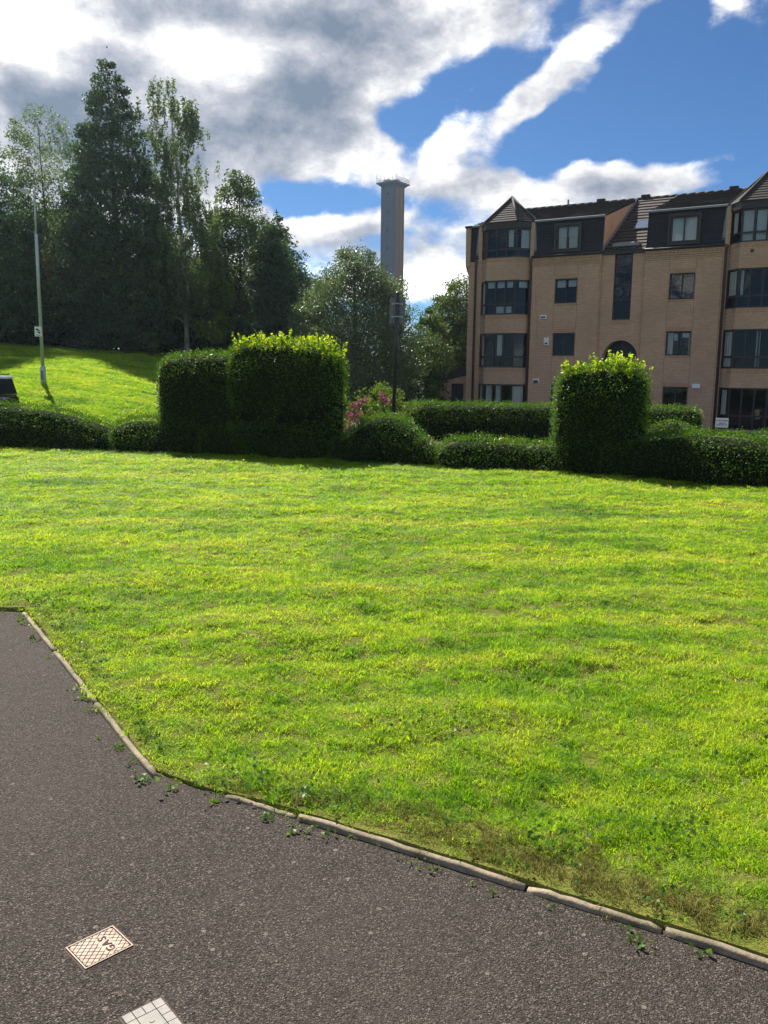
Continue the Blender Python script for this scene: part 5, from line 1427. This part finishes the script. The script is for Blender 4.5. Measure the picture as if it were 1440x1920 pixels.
# small fittings on the wall
def fitting(nm, x_, z_, w_, h_, d_, mat, detail=None):
    o = MB().box(x_ - w_ / 2, x_ + w_ / 2, YP - d_, YP - 0.002, z_ - h_ / 2, z_ + h_ / 2).build(nm, M[mat], bld, bevel=0.008)
    if detail: MB().box(x_ - w_ * detail[0], x_ + w_ * detail[0], YP - d_ - 0.006, YP - d_ - 0.001, z_ - h_ * detail[1] + detail[2], z_ + h_ * detail[1] + detail[2]).build('grille', M['plastic_dark'], o)
fitting('wall_vent', -1.22, 4.66, 0.34, 0.19, 0.06, 'plastic_white', (0.34, 0.2, -0.01))
fitting('alarm_box', -1.0, 3.46, 0.26, 0.38, 0.09, 'plastic_white', (0.28, 0.1, -0.10))
fitting('wall_vent', -1.48, 1.50, 0.33, 0.20, 0.06, 'plastic_white', (0.38, 0.3, -0.03))
fitting('wall_light', 6.32, 1.36, 0.36, 0.21, 0.10, 'plastic_white')
MB().tube([((bayR[0] + bayR[1]) / 2 - 0.28, -BD - 0.03, 7.22), ((bayR[0] + bayR[1]) / 2 - 0.28, -BD + 0.02, 7.22)], 0.075, 12).build('boiler_flue', M['plastic_dark'], bld)

# brick lean-to store at the left end
ob = empty('brick_outbuilding', (0, 0, 0)); ob.location = bld.matrix_basis @ Vector((-6.30, 0.35, 0)); ob.rotation_euler = (0, 0, BROT)
ob.location = (BX + math.cos(BROT) * -6.30 - math.sin(BROT) * 0.35, BY + math.sin(BROT) * -6.30 + math.cos(BROT) * 0.35, 0)
tag(ob, 'small brick lean-to store with dark door against the building corner', 'outbuilding')
mb = MB(); wall_holes(mb, -0.82, 0.80, Z0, 1.40, 0.0, [(-0.20, 0.55, Z0 + 0.02, 1.30)])
mb.face([(-0.82, 0, 1.40), (0.80, 0, 1.40), (0.80, 0, 1.78)]); mb.face([(-0.82, 0, Z0), (-0.82, 2.5, Z0), (-0.82, 2.5, 1.40), (-0.82, 0, 1.40)])
mb.build('wall', M['brick'], ob)
dd = MB().box(-0.20, 0.55, 0.09, 0.12, Z0 + 0.02, 1.30).build('door', M['door'], ob)
MB().box(0.42, 0.47, 0.05, 0.088, 0.1, 0.16).build('handle', M['galv'], dd)
mb = MB(); mb.prism([(-0.98, 1.36), (0.83, 1.80), (0.83, 2.30), (-0.98, 1.62)], -0.16, 2.6, 1); mb.build('roof', M['tile_dark'], ob)

# ------------------------------------------------------------------ concrete tower far behind
td = photo_dir(735, 500); TY = 200.0; TXc = td.x / td.y * TY
tower = empty('concrete_tower', (TXc, TY, 0), math.radians(-35)); tag(tower, 'tall slender square concrete tower with railed platform, far behind the willow', 'tower')
_tt = photo_dir(736, 347); TH = 1.6 + _tt.z / _tt.y * TY
s_ = 1.80
m, t, out = material('tower_render'); co = t.node('ShaderNodeTexCoord').outputs['Object']
mp = t.node('ShaderNodeMapping'); t.put(mp.inputs[0], co); mp.inputs['Scale'].default_value = (1, 1, 0.06)
nz = t.noise(mp.outputs[0], 1.2, 5.0, 0.6)
c = t.mix(nz, (0.075, 0.105, 0.145, 1), (0.12, 0.155, 0.20, 1)); b = principled(t, c, 0.8, 0.2); t.l.new(b.outputs[0], out.inputs[0]); M['tower_grey'] = m
m, t, out = material('tower_brown'); co = t.node('ShaderNodeTexCoord').outputs['Object']
mp = t.node('ShaderNodeMapping'); t.put(mp.inputs[0], co); mp.inputs['Scale'].default_value = (1, 1, 0.03)
nz = t.noise(mp.outputs[0], 1.6, 5.0, 0.6)
c = t.mix(nz, (0.17, 0.105, 0.07, 1), (0.30, 0.20, 0.145, 1)); b = principled(t, c, 0.8, 0.2); t.l.new(b.outputs[0], out.inputs[0]); M['tower_brown'] = m
MB().box(-s_, s_, -s_, s_, -2, TH).build('shaft', M['tower_brown'], tower)
# cladding on the viewer's left face, ribs and a pilaster on the right one
for k in range(8):
    z0_, z1_ = TH - 0.7 - (k + 1) * 3.9, TH - 0.7 - k * 3.9 - 0.05
    MB().box(-s_ + 0.12, s_ - 0.12, -s_ - 0.08, -s_ - 0.004, z0_, z1_).build('face_panel', M['tower_grey'], tower)
    MB().box(-0.16, 0.16, -s_ - 0.11, -s_ - 0.085, (z0_ + z1_) / 2 + 0.2, (z0_ + z1_) / 2 + 0.75).build('vent_opening', M['plastic_dark'], tower)
MB().box(s_ - 0.11, s_ + 0.14, -s_ - 0.14, -s_ + 0.35, -2, TH - 0.3).build('corner_rib', M['tower_grey'], tower)
MB().box(-s_ - 0.1, -s_ + 0.11, -s_ - 0.1, -s_ + 0.1, -2, TH - 0.3).build('corner_rib', M['tower_grey'], tower)
MB().box(s_ + 0.003, s_ + 0.12, 0.1, 0.7, -2, TH - 0.3).build('pilaster', M['tower_brown'], tower)
MB().box(s_ + 0.003, s_ + 0.10, s_ - 0.2, s_ + 0.02, -2, TH - 0.3).build('corner_rib', M['tower_brown'], tower)
MB().prism([(-s_ - 0.9, -s_ - 0.9), (s_ + 0.9, -s_ - 0.9), (s_ + 0.9, s_ + 0.9), (-s_ - 0.9, s_ + 0.9)], TH + 0.0, TH + 0.30, 2).build('platform', M['signgrey'], tower)
cb = MB(); P0_ = [(-s_ - 0.7, -s_ - 0.7), (s_ + 0.7, -s_ - 0.7), (s_ + 0.7, s_ + 0.7), (-s_ - 0.7, s_ + 0.7)]; P1_ = [(-s_, -s_), (s_, -s_), (s_, s_), (-s_, s_)]
for k in range(4):
    j = (k + 1) % 4
    cb.face([(*P0_[k], TH - 0.01), (*P0_[j], TH - 0.01), (*P1_[j], TH - 0.7), (*P1_[k], TH - 0.7)])
cb.build('corbel', M['tower_grey'], tower)
e_ = s_ + 0.8
for a in np.linspace(-e_, e_, 6):
    for (x_, y_) in ((a, -e_), (a, e_), (-e_, a), (e_, a)):
        MB().tube([(x_, y_, TH + 0.3), (x_, y_, TH + 1.2)], 0.045, 5).build('railing_post', M['galv'], tower)
for z_ in (TH + 0.75, TH + 1.18):
    for (p, q_) in (((-e_, -e_), (e_, -e_)), ((e_, -e_), (e_, e_)), ((e_, e_), (-e_, e_)), ((-e_, e_), (-e_, -e_))):
        MB().tube([(*p, z_), (*q_, z_)], 0.04, 5).build('railing_bar', M['galv'], tower)
for (x_, y_) in ((-1.0, -0.8), (0.6, 0.4), (-0.6, 1.0)):
    MB().box(x_ - 0.7, x_ + 0.7, y_ - 0.6, y_ + 0.6, TH + 0.3, TH + 1.1).build('plant_box', M['galv'], tower)
MB().tube([(-e_, -e_, TH + 0.3), (-e_, -e_, TH + 2.1)], 0.04, 5).build('mast', M['galv'], tower); MB().tube([(e_, -e_, TH + 0.3), (e_, -e_, TH + 1.8)], 0.04, 5).build('mast', M['galv'], tower)

# ------------------------------------------------------------------ lamp post on the bank
_ld = photo_dir(83, 745); lp_y = 30.8; lp_x = _ld.x / _ld.y * lp_y
lz = float(ground_z(lp_x, lp_y))
lamp = empty('lamp_post', (lp_x, lp_y, lz)); tag(lamp, 'tall grey steel lamp post with small white notice on the bank', 'lamp post')
_lt = photo_dir(70, 357); LH = EYE + _lt.z / _lt.y * lp_y - lz
MB().tube([(0, 0, -0.3), (0, 0, 0.62), (0, 0, 0.66)], [0.095, 0.095, 0.07], 14).build('base_section', M['galv'], lamp, True)
MB().box(-0.045, 0.045, -0.102, -0.09, 0.18, 0.5).build('access_door', M['signgrey'], lamp)
MB().tube([(0, 0, 0.6), (0, 0, LH - 1.5), (0, 0, LH - 1.44)], [0.060, 0.055, 0.036], 14).build('column', M['galv'], lamp, True)
MB().tube([(0, 0, LH - 1.5), (0, 0, LH - 0.02)], [0.034, 0.030], 12).build('upper_column', M['galv'], lamp, True)
MB().tube([(0.02, 0, LH - 0.03), (-0.16, 0, LH)], 0.024, 8).build('bracket', M['galv'], lamp, True)
hd = MB().prism([(-0.48, LH - 0.03), (-0.12, LH - 0.05), (-0.10, LH + 0.03), (-0.30, LH + 0.07), (-0.46, LH + 0.03)], -0.085, 0.085, 1).build('lamp_head', M['galv'], lamp, bevel=0.012)
MB().box(-0.44, -0.18, -0.06, 0.06, LH - 0.075, LH - 0.045).build('lens', M['plastic_white'], hd)
# notice: white plate with a black pictogram
ntc = empty('notice', (lp_x - 0.07, lp_y - 0.075, lz + 1.86)); tag(ntc, 'small white notice with black pictogram strapped to the lamp post', 'sign')
MB().box(-0.125, 0.125, -0.006, 0.0, -0.17, 0.17).build('plate', M['plastic_white'], ntc)
pg = MB()
pg.prism([(-0.09, 0.055), (-0.06, 0.10), (-0.02, 0.105), (0.015, 0.07), (0.055, 0.035), (0.06, 0.0), (0.02, 0.01), (-0.02, 0.03), (-0.05, 0.04)], -0.0085, -0.0065, 1)
pg.prism([(-0.05, -0.02), (0.0, -0.005), (0.07, -0.01), (0.09, -0.045), (0.06, -0.08), (0.02, -0.06), (-0.01, -0.045)], -0.0085, -0.0065, 1)
pg.build('pictogram', M['plastic_dark'], ntc)
MB().box(-0.08, 0.08, -0.0085, -0.0065, -0.135, -0.118).build('text_line', M['plastic_dark'], ntc)

# ------------------------------------------------------------------ black pole with the back of a road sign
pz_ = float(ground_z(0.18, 20.0)); sp_ = empty('sign_post', (0.18, 20.0, pz_)); tag(sp_, 'slim black pole behind the hump-shaped hedge', 'post')
sp_.rotation_euler = (0, math.radians(1.2), 0)
PH_ = 3.5 - pz_
MB().tube([(0, 0, -0.2), (0, 0, PH_), (0, 0, PH_ + 0.015)], [0.045, 0.045, 0.035], 14).build('pole', M['blackpaint'], sp_, True)
sg = empty('road_sign', (0.18 + 0.06, 19.9, pz_ + PH_ - 0.40)); tag(sg, 'grey back of a rectangular sign on the black pole', 'sign'); sg.rotation_euler = (0, math.radians(1.2), math.radians(-3))
MB().box(-0.175, 0.175, 0.16, 0.164, -0.29, 0.29).build('panel', M['signgrey'], sg, bevel=0.001)
for z_ in (-0.13, 0.16):
    MB().box(-0.13, 0.13, 0.145, 0.159, z_ - 0.016, z_ + 0.016).build('rail', M['galv'], sg)
    MB().tube([(-0.06, 0.145, z_), (-0.045, 0.05, z_), (0.045, 0.05, z_), (0.06, 0.145, z_)], 0.012, 6).build('clamp', M['galv'], sg)

# ------------------------------------------------------------------ private-parking notice in front of the building
nd_ = photo_dir(1354, 792); ny = 34.0; nsx = nd_.x / nd_.y * ny; nsz = EYE + nd_.z / nd_.y * ny
npz = float(ground_z(nsx, ny))
ns = empty('notice_board', (nsx, ny, npz)); tag(ns, 'white notice board with black lettering below the right bay window', 'sign'); ns.rotation_euler = (0, 0, math.radians(-14))
nz_ = nsz - npz
MB().box(-0.235, 0.235, -0.012, 0.012, nz_ - 0.20, nz_ + 0.17).build('board', M['plastic_white'], ns, bevel=0.003)
for x_ in (-0.18, 0.18): MB().box(x_ - 0.025, x_ + 0.025, 0.014, 0.05, -0.2, nz_ + 0.12).build('post', M['frame'], ns)
for k, (tx_, sz_) in enumerate((('PRIVATE PARKING', 0.055), ('RESIDENTS', 0.05), ('& VISITORS ONLY', 0.05))):
    text_mesh('text_line', tx_, sz_, 0.0015, M['plastic_dark'], ns, (0, -0.0145, nz_ + (0.07, -0.035, -0.10)[k]), (math.pi / 2, 0, 0), 0.0015)

# ------------------------------------------------------------------ black car at the left edge
M['carpaint'] = plain('car_paint', (0.012, 0.012, 0.015), 0.10, 0.7, 0.0, 0.05, 2.0)
M['tyre'] = plain('tyre', (0.02, 0.02, 0.02), 0.85, 0.2); M['rim'] = plain('rim', (0.45, 0.46, 0.47), 0.3, 0.5, 0.8)
M['carglass'] = plain('car_glass', (0.02, 0.024, 0.028), 0.04, 0.9, 0.0, 0.05); M['redlens'] = plain('red_lens', (0.10, 0.008, 0.008), 0.15, 0.6)
cx_, cy_ = -9.56, 21.6; cz_ = float(ground_z(cx_, cy_))
car = empty('parked_car', (cx_ - 2.1, cy_, cz_)); tag(car, 'black parked car with sky glare painted on its roof, just entering at the left edge', 'car')
body = [(-2.1, 0.35), (-2.08, 0.75), (-1.95, 0.92), (-1.0, 1.02), (2.02, 1.06), (2.10, 0.95), (2.10, 0.42), (2.0, 0.30), (-2.0, 0.28)]
def car_shell(nm, prof, hw_b, hw_t, z_b, z_t, mat, bev):
    """side profile (x,z) whose half width narrows with height"""
    def hwz(z): return hw_b + (hw_t - hw_b) * max(0, min(1, (z - z_b) / (z_t - z_b)))
    mb = MB(); n_ = len(prof); b0 = 0
    mb.v = [(x, -hwz(z), z) for x, z in prof] + [(x, hwz(z), z) for x, z in prof]
    mb.f = [tuple(range(n_))[::-1], tuple(range(n_, 2 * n_))] + [(k, (k + 1) % n_, n_ + (k + 1) % n_, n_ + k) for k in range(n_)]
    return mb.build(nm, mat, car, True, bev)
bo = car_shell('body', body, 0.90, 0.86, 0.3, 1.06, M['carpaint'], 0.04)
cabin = [(-1.05, 1.0), (-0.35, 1.46), (0.2, 1.56), (1.3, 1.55), (2.02, 1.50), (2.09, 1.04)]
cb_ = car_shell('cabin', cabin, 0.85, 0.66, 1.0, 1.56, M['carpaint'], 0.04)
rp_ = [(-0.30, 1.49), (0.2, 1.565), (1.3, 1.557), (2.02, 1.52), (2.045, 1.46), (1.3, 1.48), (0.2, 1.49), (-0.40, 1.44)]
M['roofglare'] = plain('roof_glare', (0.62, 0.63, 0.64), 0.12, 0.6, 0.2, 0.05)  # sky glare on the black car's upper side, painted as pale colour
car_shell('roof_glare_panel', rp_, 0.875, 0.705, 1.0, 1.57, M['roofglare'], 0.01)
def side_z(z): return 0.85 + (0.66 - 0.85) * (z - 1.0) / 0.56
for poly in ([(-0.85, 1.06), (-0.28, 1.42), (0.30, 1.47), (0.30, 1.06)], [(0.38, 1.06), (0.38, 1.475), (1.18, 1.47), (1.18, 1.06)], [(1.26, 1.06), (1.26, 1.465), (1.88, 1.45), (1.95, 1.10)]):
    for sg_ in (-1, 1):
        MB().face([(x, sg_ * (side_z(z) + 0.006), z) for x, z in poly]).build('side_window', M['carglass'], car)
MB().face([(2.098, -0.70, 1.10), (2.098, 0.70, 1.10), (2.052, 0.60, 1.44), (2.052, -0.60, 1.44)]).build('rear_window', M['carglass'], car)
MB().box(-0.35, 1.95, -0.70, -0.66, 1.555, 1.585).build('roof_rail', M['carpaint'], car); MB().box(-0.35, 1.95, 0.66, 0.70, 1.555, 1.585).build('roof_rail', M['carpaint'], car)
MB().box(-1.9, 2.05, -0.915, -0.895, 0.86, 0.875).build('trim_strip', M['rim'], car)
for sx in (-1.3, 1.3):
    for sy in (-0.80, 0.80):
        wh = MB().tube([(sx, sy - 0.10, 0.32), (sx, sy + 0.10, 0.32)], 0.32, 22).build('wheel', M['tyre'], car, True)
        MB().tube([(sx, sy + (0.105 if sy > 0 else -0.105), 0.32), (sx, sy + (0.09 if sy > 0 else -0.09), 0.32)], 0.21, 16).build('rim', M['rim'], wh)
for sy in (-0.72, 0.72):
    MB().box(2.04, 2.112, sy - 0.10, sy + 0.10, 0.80, 0.96).build('tail_light', M['redlens'], car, bevel=0.01)
    MB().box(-2.13, -2.05, sy - 0.15, sy + 0.15, 0.70, 0.82).build('headlight', M['rim'], car, bevel=0.01)

# ------------------------------------------------------------------ weeds and litter along the edging
def weeds():
    r = np.random.default_rng(5); Vs, Ts, off = [], [], 0
    K = along(KERB[:13], 400)
    for k in range(200):
        i_ = int(r.integers(0, 400)); side = r.choice([-1, 1], p=[0.45, 0.55])
        x, y = K[i_]
        if side < 0 and r.uniform() < 0.55: continue
        base = np.array([x, y]) + np.array([0.48, 0.87]) * (0.045 * side + abs(r.normal(0, 0.06)) * side * (0.35 if side < 0 else 1.4))
        n_ = int(r.integers(4, 11)); s2 = r.uniform(0.006, 0.016)
        cp = np.c_[base[0] + r.normal(0, s2 * 1.1, n_), base[1] + r.normal(0, s2 * 1.1, n_), (0.004 if side < 0 else 0.045) + r.uniform(0.002, s2 * 1.2, n_)]
        v_, t_ = leaf_cards(cp, np.full(n_, s2 * 1.5), 7000 + k, up=np.array([0, 0, 0.2]), aspect=0.75, spread=1.0)
        Vs.append(v_); Ts.append(t_ + off); off += len(v_)
    # clover-like patches in the turf
    for (px_, py_, rad, cnt) in ((1.0, 2.75, 0.11, 120), (1.7, 3.1, 0.13, 120), (0.62, 2.72, 0.08, 70), (-0.55, 3.22, 0.14, 110), (-0.2, 3.1, 0.1, 70), (1.95, 3.6, 0.2, 120), (0.2, 3.7, 0.12, 70), (-2.2, 5.9, 0.3, 240), (-2.9, 5.8, 0.25, 200)):
        cp = np.c_[px_ + r.normal(0, rad, cnt), py_ + r.normal(0, rad * 0.7, cnt), 0.05 + r.uniform(0, 0.015, cnt)]
        v_, t_ = leaf_cards(cp, np.full(cnt, 0.02), int(px_ * 100 + 9000), up=np.array([0, 0, 0.05]), aspect=0.85, normal=np.tile([0, 0, 1.0], (cnt, 1)))
        Vs.append(v_); Ts.append(t_ + off); off += len(v_)
    o = link('weeds', fast_mesh('weeds', np.concatenate(Vs), np.concatenate(Ts), 3, [M['leaf_weed']]))
    tag(o, 'low green weeds along the path edging', 'weeds', kind='stuff')
weeds()

# ------------------------------------------------------------------ summer haze in the air
hz = MB().box(-402, 402, -302, 602, -4, 62).build('haze', M['interior'])
hm, t, out = material('haze_air')
pv = t.node('ShaderNodeVolumePrincipled'); pv.inputs['Color'].default_value = (0.68, 0.84, 1.0, 1); pv.inputs['Density'].default_value = 0.0002; pv.inputs['Anisotropy'].default_value = 0.6
t.l.new(pv.outputs[0], out.inputs['Volume'])
hz.data.materials.clear(); hz.data.materials.append(hm); tag(hz, 'thin pale haze filling the air', 'haze', kind='stuff')
